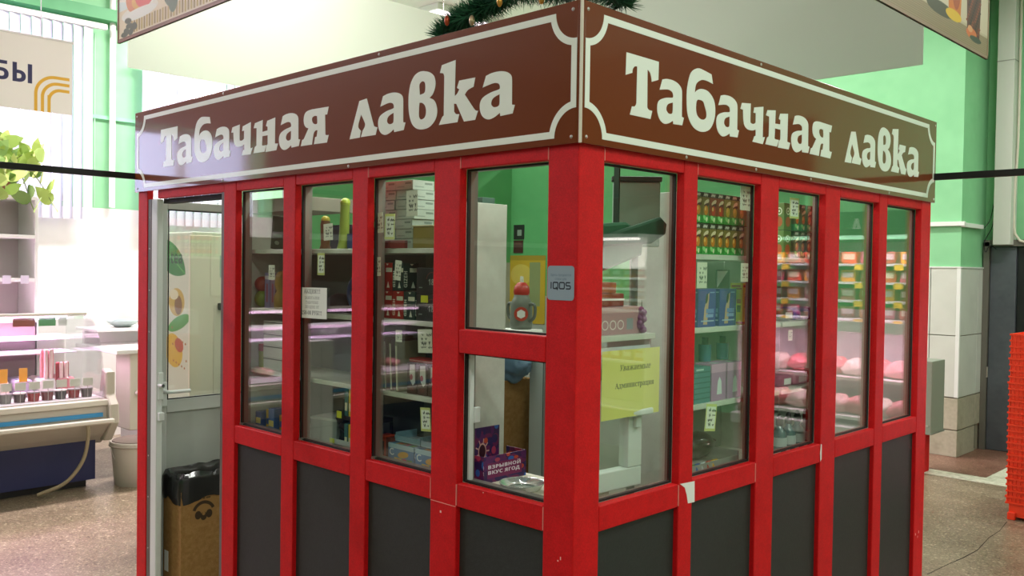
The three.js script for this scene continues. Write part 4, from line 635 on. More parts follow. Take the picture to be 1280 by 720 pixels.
// on the ticket counter: printed display box, glass coin dish; behind it a carton, a bag, a hydrant shaped bottle, posters
{
  const t = thing('display_box', 'open purple cardboard display box printed with berries on the ticket counter', 'box', [-0.492, 0.995, -0.185], 0);
  const berry = (g, w, h, n, s) => { let q = s; const R = () => { q = (q * 9301 + 49297) % 233280; return q / 233280; }; fill(g, '#3a1850', 0, 0, w, h); for (let i = 0; i < 60; i++) blob(g, ['#5a1a5e', '#2c1a56', '#6a1c52'][i % 3], R() * w, R() * h, 30 * R() + 8, 24 * R() + 8); for (let i = 0; i < n; i++) blob(g, ['#c2452c', '#2f5fb0', '#b03a5a'][i % 3], R() * w, R() * h, 10 + R() * 8, 10 + R() * 8); };
  const mF = print(256, 192, (g, w, h) => { berry(g, w, h, 7, 11); fill(g, '#7a1a56', 20, 50, 210, 110); g.fillStyle = '#f0e8f2'; g.font = 'bold 36px sans-serif'; g.fillText('ВЗРЫВНОЙ', 22, 92); g.fillText('ВКУС ЯГОД', 22, 132); }, 0.5);
  const mS = print(128, 128, (g, w, h) => berry(g, w, h, 7, 5), 0.5);
  const mB = print(256, 192, (g, w, h) => { berry(g, w, h, 6, 23); g.strokeStyle = '#d8a8a0'; g.lineWidth = 6; for (let k = 0; k < 9; k++) { const a = k * 0.7; g.beginPath(); g.moveTo(128 + 32 * Math.cos(a), 96 + 32 * Math.sin(a)); g.lineTo(128 + 52 * Math.cos(a), 96 + 52 * Math.sin(a)); g.stroke(); } blob(g, '#d8a8a0', 128, 96, 30, 34); blob(g, '#3a0e22', 128, 96, 24, 27); }, 0.5);
  part(t, 'front_wall', bx(0.042, 0.045, 0, 0.085, -0.097, 0.097, 0, true), mF);
  part(t, 'side_wall', bx(-0.045, 0.042, 0, 0.085, 0.094, 0.097, 0, true), mS); part(t, 'side_wall', bx(-0.045, 0.042, 0, 0.085, -0.097, -0.094, 0, true), mS);
  part(t, 'header_card', bx(-0.048, -0.045, 0, 0.16, -0.06, 0.097, 0, true), mB);
  part(t, 'box_floor', bx(-0.045, 0.042, 0, 0.004, -0.094, 0.094), mS);
  part(t, 'content_packs', [bx(-0.025, 0.02, 0.004, 0.06, -0.08, -0.01, 0.004)], M(0x33402e, 0.5));
  const d = thing('coin_dish', 'round clear glass coin dish on the ticket counter', 'dish', [-0.318, 0.995, -0.128]); d.scale.setScalar(0.82);
  part(d, 'dish_bowl', new THREE.LatheGeometry([[0, 0.003], [0.05, 0.003], [0.068, 0.012], [0.082, 0.028], [0.086, 0.03], [0.086, 0.026], [0.072, 0.006], [0.055, 0], [0, 0]].map((q) => new THREE.Vector2(...q)), 40), P(0xc4d2cc, 0.08, { transmission: 0.7, thickness: 0.01, ior: 1.5 }));
  part(d, 'dish_ridge', new THREE.TorusGeometry(0.052, 0.004, 8, 36).rotateX(RY).translate(0, 0.006, 0), P(0xb9cdc8, 0.05, { transmission: 0.9, thickness: 0.004, ior: 1.5 }));
  const c = thing('brown_carton', 'tall brown cardboard carton leaning behind the ticket window', 'carton', [-1.19, 0, -0.92], 0); part(c, 'carton_body', bx(-0.09, 0.09, 0.75, 1.2, -0.1, 0.1, 0.003), mCardboard); part(c, 'flap', bx(-0.09, 0.09, 1.12, 1.122, 0.1, 0.103), M(0x6a4a24, 0.9)); part(c, 'carton_stand', bx(-0.1, 0.1, 0, 0.75, -0.12, 0.1, 0.004), mMelamine);
  const b = thing('plastic_bag', 'crumpled blue and white plastic bag on top of the brown carton', 'bag', [-1.14, 1.2, -0.9]);
  const g = new THREE.SphereGeometry(0.5, 30, 22), p = g.attributes.position; for (let i = 0; i < p.count; i++) { const x = p.getX(i), y = p.getY(i), z = p.getZ(i), f = 1 + 0.28 * (vnoise(x * 9 + 20, y * 9 + z * 6 + 20, 64) - 0.5); p.setXYZ(i, x * 0.24 * f, y * 0.2 * f, z * 0.16 * f); } g.computeVertexNormals(); part(b, 'bag_body', g.translate(0, 0.085, 0), P(0x6f8ea8, 0.3, { clearcoat: 0.5 })); part(b, 'bag_handle', tube([[0.04, 0.15, 0], [0.09, 0.2, 0.01], [0.12, 0.13, 0.0]], 0.01, 14, 8), P(0xb9c6cf, 0.35, { clearcoat: 0.4 }));
  const h = thing('water_dispenser', 'grey bottle shaped dispenser with a red cap and round label behind the ticket window', 'dispenser', [-0.82, 1.446, -0.64]); h.scale.setScalar(0.8);
  const lk = thing('grey_locker', 'tall grey metal locker at the right edge of the ticket window view', 'locker', [-0.98, 0, -1.03]); part(lk, 'locker_body', bx(-0.09, 0.09, 0, 1.36, -0.08, 0.07, 0.004), M(0xc4cdc8, 0.5)); part(lk, 'locker_door', bx(-0.082, 0.082, 0.05, 1.33, 0.07, 0.08, 0.004), M(0xc9d2cd, 0.5)); part(lk, 'door_gap', bx(-0.002, 0.002, 0.05, 1.33, 0.079, 0.0812), M(0x4a524e, 0.6));
  part(h, 'dispenser_body', new THREE.LatheGeometry([[0, 0], [0.05, 0], [0.055, 0.02], [0.055, 0.12], [0.04, 0.15], [0.035, 0.17]].map((q) => new THREE.Vector2(...q)), 26), M(0x70756c, 0.4)); part(h, 'red_cap', new THREE.LatheGeometry([[0.036, 0.165], [0.04, 0.18], [0.036, 0.205], [0.02, 0.225], [0, 0.228]].map((q) => new THREE.Vector2(...q)), 24), M(0xa82a1e, 0.4)); part(h, 'nozzle', cyl(0.01, 0.008, 0.03, 0, 0.225, 0, 12), M(0xc9cabd, 0.4)); part(h, 'round_label', new THREE.CylinderGeometry(0.034, 0.034, 0.006, 26).rotateX(RY).rotateY(0.75).translate(0.037, 0.075, 0.04), M(0xb03a26, 0.5)); part(h, 'label_centre', new THREE.CylinderGeometry(0.022, 0.022, 0.008, 6).rotateX(RY).rotateY(0.75).translate(0.038, 0.075, 0.041), mWhite); part(h, 'side_handle', [tube([[-0.05, 0.12, 0], [-0.085, 0.12, 0], [-0.085, 0.06, 0], [-0.055, 0.04, 0]], 0.008, 16, 8), tube([[0.05, 0.12, 0], [0.085, 0.12, 0], [0.085, 0.06, 0], [0.055, 0.04, 0]], 0.008, 16, 8)], M(0x5d625a, 0.4)); part(h, 'dispenser_foot', bx(-0.09, 0.09, -0.025, 0, -0.06, 0.06, 0.004), mWhite);
  const st = thing('pole_stand', 'slim pole stand with a grey white top carrying the red capped dispenser', 'stand', [-0.80, 0, -0.64], 0.0); part(st, 'stand_top', bx(-0.10, 0.13, 1.385, 1.426, -0.1, 0.1, 0.004), mMelamine); part(st, 'stand_pole', cyl(0.016, 0.016, 1.376, 0.08, 0.01, -0.05, 12), mSteel); part(st, 'stand_foot', cyl(0.13, 0.13, 0.012, 0.04, 0, -0.05, 24), mSteel);
  sheet('L', 'yellow_poster', 'yellow poster on the back wall seen through the ticket window', 'poster', -2.66, 1.54, -2.577, 0.42, 0.46, canvasTex(128, 140, (q, w, hh) => { fill(q, '#c9a92e', 0, 0, w, hh); fill(q, '#a8902c', 0, 0, w, 10); blob(q, '#d8c05a', 60, 40, 30, 22); fill(q, '#8f9a6a', 84, 14, 30, 90); }));
  sheet('L', 'code_card', 'small dark square card high on the green back wall', 'card', -2.70, 1.93, -2.577, 0.10, 0.10, canvasTex(64, 64, (q, w, hh) => { fill(q, '#1c2622', 0, 0, w, hh); fill(q, '#8fa094', 22, 22, 26, 26); }));
  sheet('L', 'red_card', 'small dark red card under the dark square card on the back wall', 'card', -2.705, 1.83, -2.577, 0.09, 0.085, canvasTex(64, 64, (q, w, hh) => { fill(q, '#4a2420', 0, 0, w, hh); fill(q, '#7a4a3c', 10, 14, 40, 6); }));
}

// ───────────────────────── left: food counters ─────────────────────────
const mBeige = M(0xb5aea0, 0.45), mBeigeLight = M(0xd2ccbf, 0.4), mNavy = M(0x141d4a, 0.5), mBlueStrip = M(0x2a86b8, 0.35);
const mCase = P(0xf4f6f6, 0.03, { transmission: 1, thickness: 0, ior: 1.3 });
function foodCounter(z0, z1, label, endCap) {
  const t = thing('display_counter', label, 'counter', [-5.2, 0, (z0 + z1) / 2]); const a = -(z1 - z0) / 2, b = -a;
  part(t, 'base', [bx(-0.95, -0.13, 0.06, 0.38, a + 0.06, b - 0.06)], mNavy);
  for (let k = 1; k < Math.round((z1 - z0) / 0.9); k++) part(t, 'base_joint', bx(-0.131, -0.128, 0.06, 0.36, a + 0.06 + k * 0.9, a + 0.066 + k * 0.9), mBlack);
  part(t, 'plinth', bx(-0.9, -0.2, 0, 0.06, a + 0.1, b - 0.1), mBlack);
  const sec = [[-0.18, 0.32], [-0.06, 0.40], [0.05, 0.49], [0.06, 0.53], [0.0, 0.535], [0.0, 0.62], [-0.04, 0.66], [-0.9, 0.66], [-0.95, 0.32]];
  part(t, 'front_shell', new THREE.ExtrudeGeometry(new THREE.Shape(sec.map((q) => new THREE.Vector2(...q))), { depth: z1 - z0, bevelEnabled: false }).translate(0, 0, a), mBeige);
  part(t, 'bumper', bx(0.05, 0.085, 0.50, 0.535, a, b, 0.012), mBeigeLight);
  part(t, 'blue_strip', bx(0.0, 0.012, 0.545, 0.575, a + 0.06, b - 0.02), mBlueStrip);
  part(t, 'front_lip', bx(-0.05, 0.02, 0.625, 0.67, a, b, 0.01), mBeigeLight);
  part(t, 'deck', bx(-0.9, -0.04, 0.66, 0.68, a + 0.03, b - 0.03), M(0xd8d6d2, 0.4));
  part(t, 'back_wall', bx(-0.97, -0.93, 0.3, 1.05, a, b), mWhite);
  part(t, 'work_ledge', bx(-1.08, -0.72, 1.07, 1.095, a, b, 0.004), mWhite);
  part(t, 'inner_shelf', bx(-0.85, -0.5, 0.98, 0.99, a + 0.06, b - 0.06), M(0xe6e6ee, 0.3));
  // curved front glass and flat top glass
  const curve = []; for (let k = 0; k <= 10; k++) { const q = k / 10 * RY; curve.push([-0.42 + 0.38 * Math.cos(q) ** 0.9, 0.68 + 0.6 * Math.sin(q) ** 0.85]); }
  const strip = (pts, th) => { const o = pts.map((q) => new THREE.Vector2(...q)), i = pts.slice().reverse().map((q) => new THREE.Vector2(q[0] - th, q[1] - th * 0.6)); return new THREE.ExtrudeGeometry(new THREE.Shape([...o, ...i]), { depth: z1 - z0 - 0.08, bevelEnabled: false }).translate(0, 0, a + 0.04); };
  part(t, 'curved_glass', strip(curve, 0.006), mCase);
  part(t, 'top_rail', bx(-0.44, -0.41, 1.275, 1.295, a + 0.02, b, 0.004), mBeigeLight);
  part(t, 'top_glass', bx(-0.80, -0.44, 1.278, 1.286, a + 0.04, b - 0.04), mCase);
  const sidePts = [[-0.8, 0.68], [-0.04, 0.68], ...curve, [-0.8, 1.28]];
  for (const z of [a + 0.03, b - 0.038]) part(t, 'end_glass', new THREE.ExtrudeGeometry(new THREE.Shape(sidePts.map((q) => new THREE.Vector2(...q))), { depth: 0.006, bevelEnabled: false }).translate(0, 0, z), mCase);
  if (endCap) {
    part(t, 'end_cheek', new THREE.ExtrudeGeometry(new THREE.Shape([[-0.95, 0.3], [-0.06, 0.36], [0.06, 0.5], [0.05, 0.63], [-0.02, 0.7], [-0.02, 0.86], [-0.1, 0.88], [-0.14, 0.7], [-0.95, 0.7]].map((q) => new THREE.Vector2(...q))), { depth: 0.05, bevelEnabled: true, bevelSize: 0.008, bevelThickness: 0.008, bevelSegments: 1 }).translate(0, 0, a - 0.03), mBeige);
    part(t, 'drain_hose', tube([[0.07, 0.5, a + 0.19], [0.075, 0.42, a + 0.19], [0.06, 0.25, a + 0.22], [0.03, 0.1, a + 0.33], [-0.02, 0.03, a + 0.5]], 0.014, 30), M(0x8d7f64, 0.6));
  }
  part(t, 'lamp_tube', cyl(0.014, 0.014, z1 - z0 - 0.2, 0, 0, 0, 12).rotateX(RY).translate(-0.60, 1.25, a + 0.1), glow(0xffc6ee, 7));
  areaLight(0xffb8ea, endCap ? SHOW : 60, 0.05, z1 - z0 - 0.2, [-5.8, 1.235, (z0 + z1) / 2], [-5.8, 0, (z0 + z1) / 2]);
  return t;
}
foodCounter(-0.83, 1.62, 'glass fronted food counter with a navy base and blue strip left of the kiosk', true);
foodCounter(1.66, 4.3, 'second glass fronted food counter further along the same row', false);
// goods in the counter
const TRAY = [[0xb8402a, 'orange red'], [0x5a5a58, 'dark grey'], [0x7a7a74, 'grey'], [0x4a3a38, 'brown black'], [0x9a2a26, 'red'], [0x6a2a2a, 'maroon'], [0x3a3a38, 'black'], [0x8a2426, 'deep red'], [0x55524e, 'slate']];
{
  let z = -0.02, jar;
  for (let k = 0; k < 9; k++) { // jars along the front glass, from the left edge of the photograph to the counter end
    const [c, n] = TRAY[k], zz = 0.02 - k * 0.092;
    const t = thing('food_tub', n + ' food tub in the front row of the near counter' + (k < 3 ? ', at its left' : k < 6 ? ', near its middle' : ', at its right end'), 'tub', [-5.36, 0.68, zz]);
    part(t, 'tub_body', cyl(0.036, 0.042, 0.06, 0, 0, 0, 18), P(c, 0.3, { clearcoat: 0.5 })); part(t, 'tub_lid', cyl(0.043, 0.043, 0.008, 0, 0.06, 0, 18), M(k % 3 === 0 ? 0xd8d2cc : 0x8c8a88, 0.3));
    if (k !== 0) { const q = thing('counter_tag', 'white printed price card above the ' + n + ' tub in the near counter', 'price card', [-5.31, 0.77, zz + 0.01], RY); part(q, 'card', bx(-0.036, 0.036, 0, 0.055, -0.002, 0.002), M(0xffffff, 0.5, { map: tagTex[0] })); part(q, 'card_stick', bx(-0.002, 0.002, -0.09, 0, -0.002, 0.002), mSteel); }
  }
  for (const [z1, w, l] of [[-0.19, 0.09, 'larger orange yellow price card in the near counter'], [-0.34, 0.055, 'smaller orange yellow price card in the near counter']]) { const q = thing('counter_tag', l, 'price card', [-5.55, 0.80, z1], RY); part(q, 'card', bx(-w / 2, w / 2, 0, 0.1, -0.002, 0.002), print(48, 48, (g) => { fill(g, '#e0a01a', 0, 0, 48, 48); fill(g, '#b06a10', 0, 0, 48, 8); g.strokeStyle = '#7a4a08'; g.lineWidth = 3; g.beginPath(); g.moveTo(8, 30); g.lineTo(40, 26); g.stroke(); })); part(q, 'card_stick', bx(-0.003, 0.003, -0.12, 0, -0.002, 0.002), mSteel); }
  const P2 = [[-0.05, 'pink', 0xd89aa0], [-0.2, 'cream', 0xe4d8c8], [-0.36, 'pale violet', 0xb9a8cc], [-0.52, 'white', 0xe6e2e2], [-0.66, 'rose', 0xc87a80]];
  for (const [zz, n, c] of P2) { const t = thing('food_package', n + ' wrapped food package on the deck of the near counter', 'package', [-5.72, 0.68, zz]); part(t, 'package_body', bx(-0.14, 0.14, 0, 0.13, -0.065, 0.065, 0.03), P(c, 0.35, { clearcoat: 0.4 })); part(t, 'package_label', bx(0.02, 0.1, 0.1305, 0.132, -0.04, 0.04), M(0x8a8ab0, 0.5)); }
  for (const [zz, n, c, h] of [[-0.53, 'pink striped', 0xd88a90, 0.34], [-0.64, 'dark red', 0x9a2f34, 0.24]]) { const t = thing('sausage_stack', n + ' bundle of upright sausages at the right end of the near counter', 'sausages', [-5.62, 0.68, zz]); for (let k = 0; k < 5; k++) part(t, 'sausage', new THREE.CapsuleGeometry(0.014, h - 0.03, 4, 10).translate((k % 2) * 0.03 - 0.015, h / 2 + 0.005, (k - 2) * 0.017), P(k % 2 ? 0xe6c8c4 : c, 0.35, { clearcoat: 0.4 })); }
  { const t = thing('food_bag', 'large white food bag glowing at the left of the near counter', 'bag', [-5.6, 0.68, 0.02]); part(t, 'bag_body', new THREE.SphereGeometry(0.5, 24, 16).scale(0.2, 0.4, 0.18).translate(0, 0.2, 0), P(0xeee8ea, 0.35, { clearcoat: 0.3 })); part(t, 'bag_tie', new THREE.ConeGeometry(0.04, 0.07, 12).rotateX(Math.PI).translate(0, 0.41, 0), M(0xe4dcdf, 0.5)); }
  for (const [zz, w, c, l] of [[-0.36, 0.15, '#9a4a3a', 'red framed card stuck along the top of the near counter glass'], [-0.52, 0.12, '#5aa86a', 'green card stuck along the top of the near counter glass'], [-0.63, 0.06, '#dfe6df', 'white card stuck along the top of the near counter glass']]) tag(part(scene, 'glass_card', bx(-5.605, -5.602, 1.2, 1.262, zz - w / 2, zz + w / 2), print(64, 32, (g) => { fill(g, c, 0, 0, 64, 32); fill(g, '#e8e4dc', 14, 10, 36, 12); })), l, 'card');
}
// the paper sign on the second counter's front (seen mirrored in the kiosk glass)
{
  const t = thing('fish_sign', 'white fish counter sign with navy letters leaning in the second food counter', 'sign', [-5.13, 0, 2.83], RY);
  part(t, 'sign_panel', bx(-0.24, 0.24, 0.64, 0.89, -0.004, 0.004), print(384, 200, (g, w, h) => { fill(g, '#c9ccd6', 0, 0, w, h); g.fillStyle = '#1c2450'; g.font = 'bold 120px sans-serif'; g.textAlign = 'center'; g.fillText('РЫБЫ', w / 2, 140); })); part(t, 'sign_edge', bx(-0.245, 0.245, 0.63, 0.64, -0.008, 0.008), mBeigeLight);
  const u = thing('white_cabinet', 'tall white tub cabinet standing before the second food counter', 'cabinet', [-5.0, 0, 2.40], RY); part(u, 'cabinet_body', bx(-0.15, 0.15, 0, 1.04, -0.06, 0.06, 0.006), mWhite); part(u, 'cabinet_line', [bx(-0.152, 0.152, 0.3, 0.304, -0.061, 0.061), bx(-0.152, 0.152, 0.7, 0.704, -0.061, 0.061), bx(-0.03, -0.026, 0, 1.0, 0.058, 0.0612)], M(0x8a8a88, 0.5));
  let f; for (let i = 0; i < 6; i++) { const l = 'whole pink fish laid on the deck of the second food counter', p = [-5.5 - (i % 2) * 0.2, 0.72, 1.95 + i * 0.36]; if (!f) { f = thing('fish', l, 'fish', p, 0, 'fish in the second food counter'); part(f, 'fish_body', new THREE.SphereGeometry(0.5, 18, 12).scale(0.34, 0.08, 0.12), P(0xd8908c, 0.3, { clearcoat: 0.5 })); part(f, 'fish_tail', new THREE.ConeGeometry(0.06, 0.1, 4).rotateZ(-RY).scale(1, 0.3, 1).translate(-0.2, 0, 0), M(0xb86a68, 0.4)); } else copy(f, p, rr(-0.3, 0.3)); }
}
// second, white topped counter behind the bucket
{
  const t = thing('serving_counter', 'white topped counter with a navy striped front beyond the end of the food counter', 'counter', [-6.0, 0, -1.9]);
  part(t, 'counter_top', bx(-0.5, 0.36, 0.95, 0.985, -0.9, 0.85, 0.006), mWhite); part(t, 'upper_ledge', bx(-0.5, -0.1, 1.1, 1.125, -0.9, 0.85, 0.006), mWhite); part(t, 'ledge_support', bx(-0.48, -0.44, 0.98, 1.1, -0.85, 0.8), mWhite);
  part(t, 'front_panel', bx(0.18, 0.22, 0.4, 0.95, -0.85, 0.52), mNavy); for (const y of [0.72, 0.66, 0.6]) part(t, 'front_stripe', bx(0.22, 0.224, y, y + 0.022, -0.85, 0.52), mBlueStrip);
  part(t, 'end_post', bx(0.02, 0.30, 0.32, 0.95, 0.52, 0.72, 0.012), mBeigeLight); part(t, 'hand_rail', tube([[0.3, 0.62, 0.66], [0.36, 0.63, 0.62], [0.37, 0.63, 0.3], [0.37, 0.63, -0.6]], 0.022, 24, 10), mBeigeLight); part(t, 'lower_rail', tube([[0.26, 0.39, 0.5], [0.3, 0.39, 0.3], [0.3, 0.39, -0.6]], 0.03, 14, 10), mBeigeLight);
  part(t, 'counter_foot', [bx(-0.4, 0.1, 0, 0.35, 0.3, 0.5)], mWhite);
  const b = thing('wire_bowl', 'small grey green bowl on the upper ledge of the white topped counter', 'bowl', [-6.25, 1.126, -1.35]); part(b, 'bowl', new THREE.LatheGeometry([[0, 0], [0.06, 0], [0.12, 0.04], [0.13, 0.055], [0.12, 0.055], [0.06, 0.01]].map((q) => new THREE.Vector2(...q)), 24), M(0x9fb0ac, 0.5)); part(b, 'bowl_content', new THREE.SphereGeometry(0.1, 18, 8, 0, 7, 0, 1.4).scale(1, 0.45, 1).translate(0, 0.03, 0), M(0x8a9a98, 0.7));
}
{
  const t = thing('bucket', 'white plastic bucket on the floor at the end of the food counter', 'bucket', [-5.26, 0, -1.06]);
  part(t, 'bucket_body', new THREE.LatheGeometry([[0, 0], [0.165, 0], [0.19, 0.3], [0.2, 0.305], [0.2, 0.33], [0.188, 0.33], [0.185, 0.3], [0.16, 0.01], [0, 0.01]].map((q) => new THREE.Vector2(...q)), 36), M(0xc9c2b6, 0.5)); part(t, 'bucket_rim', new THREE.TorusGeometry(0.198, 0.008, 8, 36).rotateX(RY).translate(0, 0.30, 0), M(0xb4aca0, 0.5)); part(t, 'bucket_lid', cyl(0.185, 0.18, 0.02, 0, 0.315, 0, 36), M(0x6a5c52, 0.7)); part(t, 'bucket_handle', new THREE.TorusGeometry(0.2, 0.004, 6, 30, Math.PI).rotateX(Math.PI * 0.95).rotateY(RY).translate(0, 0.29, 0), mSteel);
}
// white wall shelving with a plant on top
{
  const t = thing('wall_shelving', 'white open shelving with three tiers behind the food counter', 'shelving', [-6.3, 0, 0.1]);
  part(t, 'side_panel', bx(-0.2, 0.2, 0.4, 2.19, -0.72, -0.695, 0.003), mWhite); part(t, 'side_panel', bx(-0.2, 0.2, 0.4, 2.19, 0.9, 0.925, 0.003), mWhite); part(t, 'back_panel', bx(-0.21, -0.2, 0.4, 2.19, -0.72, 0.925), M(0xcbbfc0, 0.6));
  for (const y of [1.2, 1.52, 1.86, 2.165]) part(t, 'shelf', bx(-0.2, 0.2, y, y + 0.028, -0.695, 0.9, 0.003), mWhite);
  part(t, 'lower_cabinet', bx(-0.2, 0.2, 0, 1.2, -0.71, 0.915), M(0x8a7a80, 0.7));
  let f; for (let i = 0; i < 4; i++) { const l = ['rightmost', 'second from right', 'third from right', 'leftmost'][i] + ' pale price card clipped to the shelf edge behind the counter', p = [-6.097, 1.535, -0.52 + i * 0.13]; if (!f) f = tag(part(scene, 'shelf_card', bx(-0.002, 0.003, -0.03, 0.035, -0.03, 0.03), M(0xc9c4d0, 0.5)), l, 'price card'); if (!i) f.position.set(...p); else copy(f, p, 0, l); }
  // trailing plant
  const pl = thing('potted_plant', 'trailing plant with pale green leaves on top of the white shelving', 'plant', [-6.2, 2.195, -0.38]);
  part(pl, 'pot', new THREE.LatheGeometry([[0, 0], [0.07, 0], [0.09, 0.12], [0.095, 0.12], [0.095, 0.14], [0, 0.13]].map((q) => new THREE.Vector2(...q)), 20), M(0x8a5a40, 0.7));
  const leafShape = new THREE.Shape(); leafShape.moveTo(0, 0); leafShape.bezierCurveTo(0.05, 0.0, 0.065, 0.06, 0, 0.13); leafShape.bezierCurveTo(-0.065, 0.06, -0.05, 0, 0, 0);
  const lg = new THREE.ExtrudeGeometry(leafShape, { depth: 0.001, bevelEnabled: false, curveSegments: 5 }); { const p = lg.attributes.position; for (let i = 0; i < p.count; i++) p.setZ(i, p.getZ(i) - 0.9 * p.getX(i) ** 2 * 6 - p.getY(i) ** 2 * 2); lg.computeVertexNormals(); }
  const mL = [0x8fb04a, 0xa9c35e, 0x6f9440, 0xc0cf78].map((c) => P(c, 0.5, { transmission: 0.25, thickness: 0, roughness: 0.8 }));
  for (let k = 0; k < 16; k++) {
    const a = k * 0.7 + rr(-0.2, 0.2), rad = k < 11 ? rr(0.12, 0.34) : rr(0.2, 0.34), drop = k < 11 ? rr(-0.08, 0.26) : rr(-0.35, -0.1), pts = [[0, 0.13, 0], [Math.cos(a) * rad * 0.5, 0.2 + Math.max(0, drop) * 0.7, Math.sin(a) * rad * 0.5], [Math.cos(a) * rad, 0.15 + drop, Math.sin(a) * rad * 1.15]];
    if (k >= 11) pts[1][0] = Math.abs(pts[1][0]) + 0.1, pts[2][0] = Math.abs(pts[2][0]) + 0.2;
    part(pl, 'stem', tube(pts, 0.004, 12, 5), M(0x6a7a3a, 0.7));
    const c = new THREE.CatmullRomCurve3(pts.map((p) => new THREE.Vector3(...p)));
    for (let j = 1; j <= 11; j++) { const q = c.getPoint(j / 11), l = part(pl, 'leaf', lg, mL[Math.floor(rnd() * 4)]); l.position.copy(q); l.rotation.set(rr(-0.9, 0.6), rr(0, 6.28), rr(-1.6, 1.6)); l.scale.setScalar(rr(0.8, 1.35)); }
  }
}
// hanging shop banner over the food counter
{
  const t = thing('hanging_banner', 'white hanging banner with navy letters and three yellow arches', 'banner', [-5.6, 2.79, 0.25], RY);
  part(t, 'banner_sheet', bx(-0.94, 0.94, 0, 0.54, -0.003, 0.003, 0, true), print(940, 270, (g, w, h) => {
    fill(g, '#efe7e2', 0, 0, w, h); g.fillStyle = '#262452'; g.font = 'bold 96px sans-serif'; g.textAlign = 'right'; g.fillText('РЫБЫ', 808, 172);
    g.strokeStyle = '#e0a92e'; g.lineWidth = 11; for (const r of [0, 23, 46]) { g.beginPath(); g.moveTo(812 + r, 270); g.lineTo(812 + r, 206); g.arcTo(812 + r, 138 + r, 880, 138 + r, 68 - r * 0.6); g.lineTo(930, 138 + r); g.stroke(); }
  }, 0.6));
  part(t, 'top_bar', bx(-0.95, 0.95, 0.537, 0.552, -0.007, 0.007), M(0xd8d2d0, 0.4)); part(t, 'hanging_cord', [cyl(0.003, 0.003, 1.16, 0.72, 0.55, 0, 6), cyl(0.003, 0.003, 1.16, -0.72, 0.55, 0, 6)], M(0xa8a0a8, 0.5));
}
// ───────────────────────── banners hung over the kiosk ─────────────────────────
const fruitPrint = canvasTex(1024, 270, (g, w, h) => {
  fill(g, '#cfe0dc', 0, 0, w, h); g.setTransform(1, 0, 0, 0.42, 0, 156.6); blob(g, '#e6e4d2', 120, 60, 160, 70); fill(g, '#d8ccaa', 0, 150, w, 120);
  for (let i = 0; i < 90; i++) fill(g, i % 2 ? '#8f7a3a' : '#b09a4c', 60 + i * 11, 205 + (i % 3), 7, 48);
  blob(g, '#dfe0d0', 96, 178, 80, 30); blob(g, '#c9742a', 66, 110, 30, 60); blob(g, '#d8a02e', 88, 128, 26, 40); blob(g, '#d83a24', 120, 120, 42, 52); blob(g, '#e04a2c', 150, 100, 30, 40); blob(g, '#dfe4da', 96, 186, 74, 22);
  for (const [x, y, a] of [[214, 150, -0.2], [250, 130, 0.3], [236, 176, 0], [300, 140, 0.1]]) blob(g, '#2f5a2c', x, y, 20, 62, a); blob(g, '#5a9a4c', 300, 130, 40, 60); blob(g, '#4a2f3c', 400, 160, 70, 40);
  for (const x of [480, 600, 720, 860]) { blob(g, '#c8402c', x, 140, 48, 46); blob(g, '#3f7a34', x + 50, 110, 26, 40); blob(g, '#d8a02e', x - 36, 160, 30, 26); }
  for (const [x, y] of [[40, 240], [52, 222], [30, 250], [60, 246], [46, 200], [75, 230]]) blob(g, '#3c4a24', x, y, 11, 16, x);
});
const drinkPrint = canvasTex(1024, 270, (g, w, h) => {
  fill(g, '#c8bca0', 0, 0, w, h); g.setTransform(1, 0, 0, 0.42, 0, 156.6); for (let i = 0; i < 24; i++) fill(g, i % 2 ? '#7a6a4e' : '#94805c', 0, 190 + i * 4, w, 3); fill(g, '#d8ccb4', 600, -300, 424, 480);
  blob(g, '#e0d4b8', 660, 120, 90, 44); g.strokeStyle = '#e8e0cc'; g.lineWidth = 6; g.beginPath(); g.moveTo(560, 80); g.lineTo(720, 110); g.lineTo(700, 150); g.stroke(); blob(g, '#4a4a36', 760, 180, 70, 26);
  g.fillStyle = '#d87a1e'; g.beginPath(); g.moveTo(780, -300); g.lineTo(880, -300); g.lineTo(862, 190); g.lineTo(800, 186); g.fill(); blob(g, '#e8c02a', 826, 176, 42, 22); blob(g, '#b8541a', 838, 70, 22, 80);
  g.fillStyle = '#5a2c1c'; g.beginPath(); g.moveTo(885, -300); g.lineTo(990, -300); g.lineTo(972, 214); g.lineTo(900, 206); g.fill(); for (let i = 0; i < 70; i++) blob(g, i % 2 ? '#8a3a20' : '#3a1c14', 898 + (i * 37 % 76), (i * 53) % 200, 6, 5); blob(g, '#d8743a', 926, 205, 30, 22); blob(g, '#e0a070', 918, 190, 14, 14); blob(g, '#3f4a3a', 950, 222, 34, 12);
});
function hungBoard(name, label, pos, turn, w, h, mFront, back, rim) {
  const t = thing(name, label, 'banner', pos, turn);
  part(t, 'board', bx(-w / 2, w / 2, 0, h, -0.006, 0.002), back);
  if (mFront) part(t, 'print', bx(-w / 2 + 0.005, w / 2 - 0.005, 0.006, h - 0.006, 0.002, 0.0035, 0, true), mFront);
  if (rim) part(t, 'frame_edge', [bx(-w / 2, w / 2, 0, 0.016, -0.008, 0.006), bx(-w / 2, w / 2, h - 0.016, h, -0.008, 0.006), bx(-w / 2, -w / 2 + 0.013, 0, h, -0.008, 0.006), bx(w / 2 - 0.013, w / 2, 0, h, -0.008, 0.006)], rim);
  part(t, 'hanging_cord', [cyl(0.003, 0.003, HC - pos[1] - h, -w / 2 + 0.25, h, 0, 6), cyl(0.003, 0.003, HC - pos[1] - h, w / 2 - 0.25, h, 0, 6)], mSteel);
}
const mBoard = M(0xe6e8dc, 0.7);
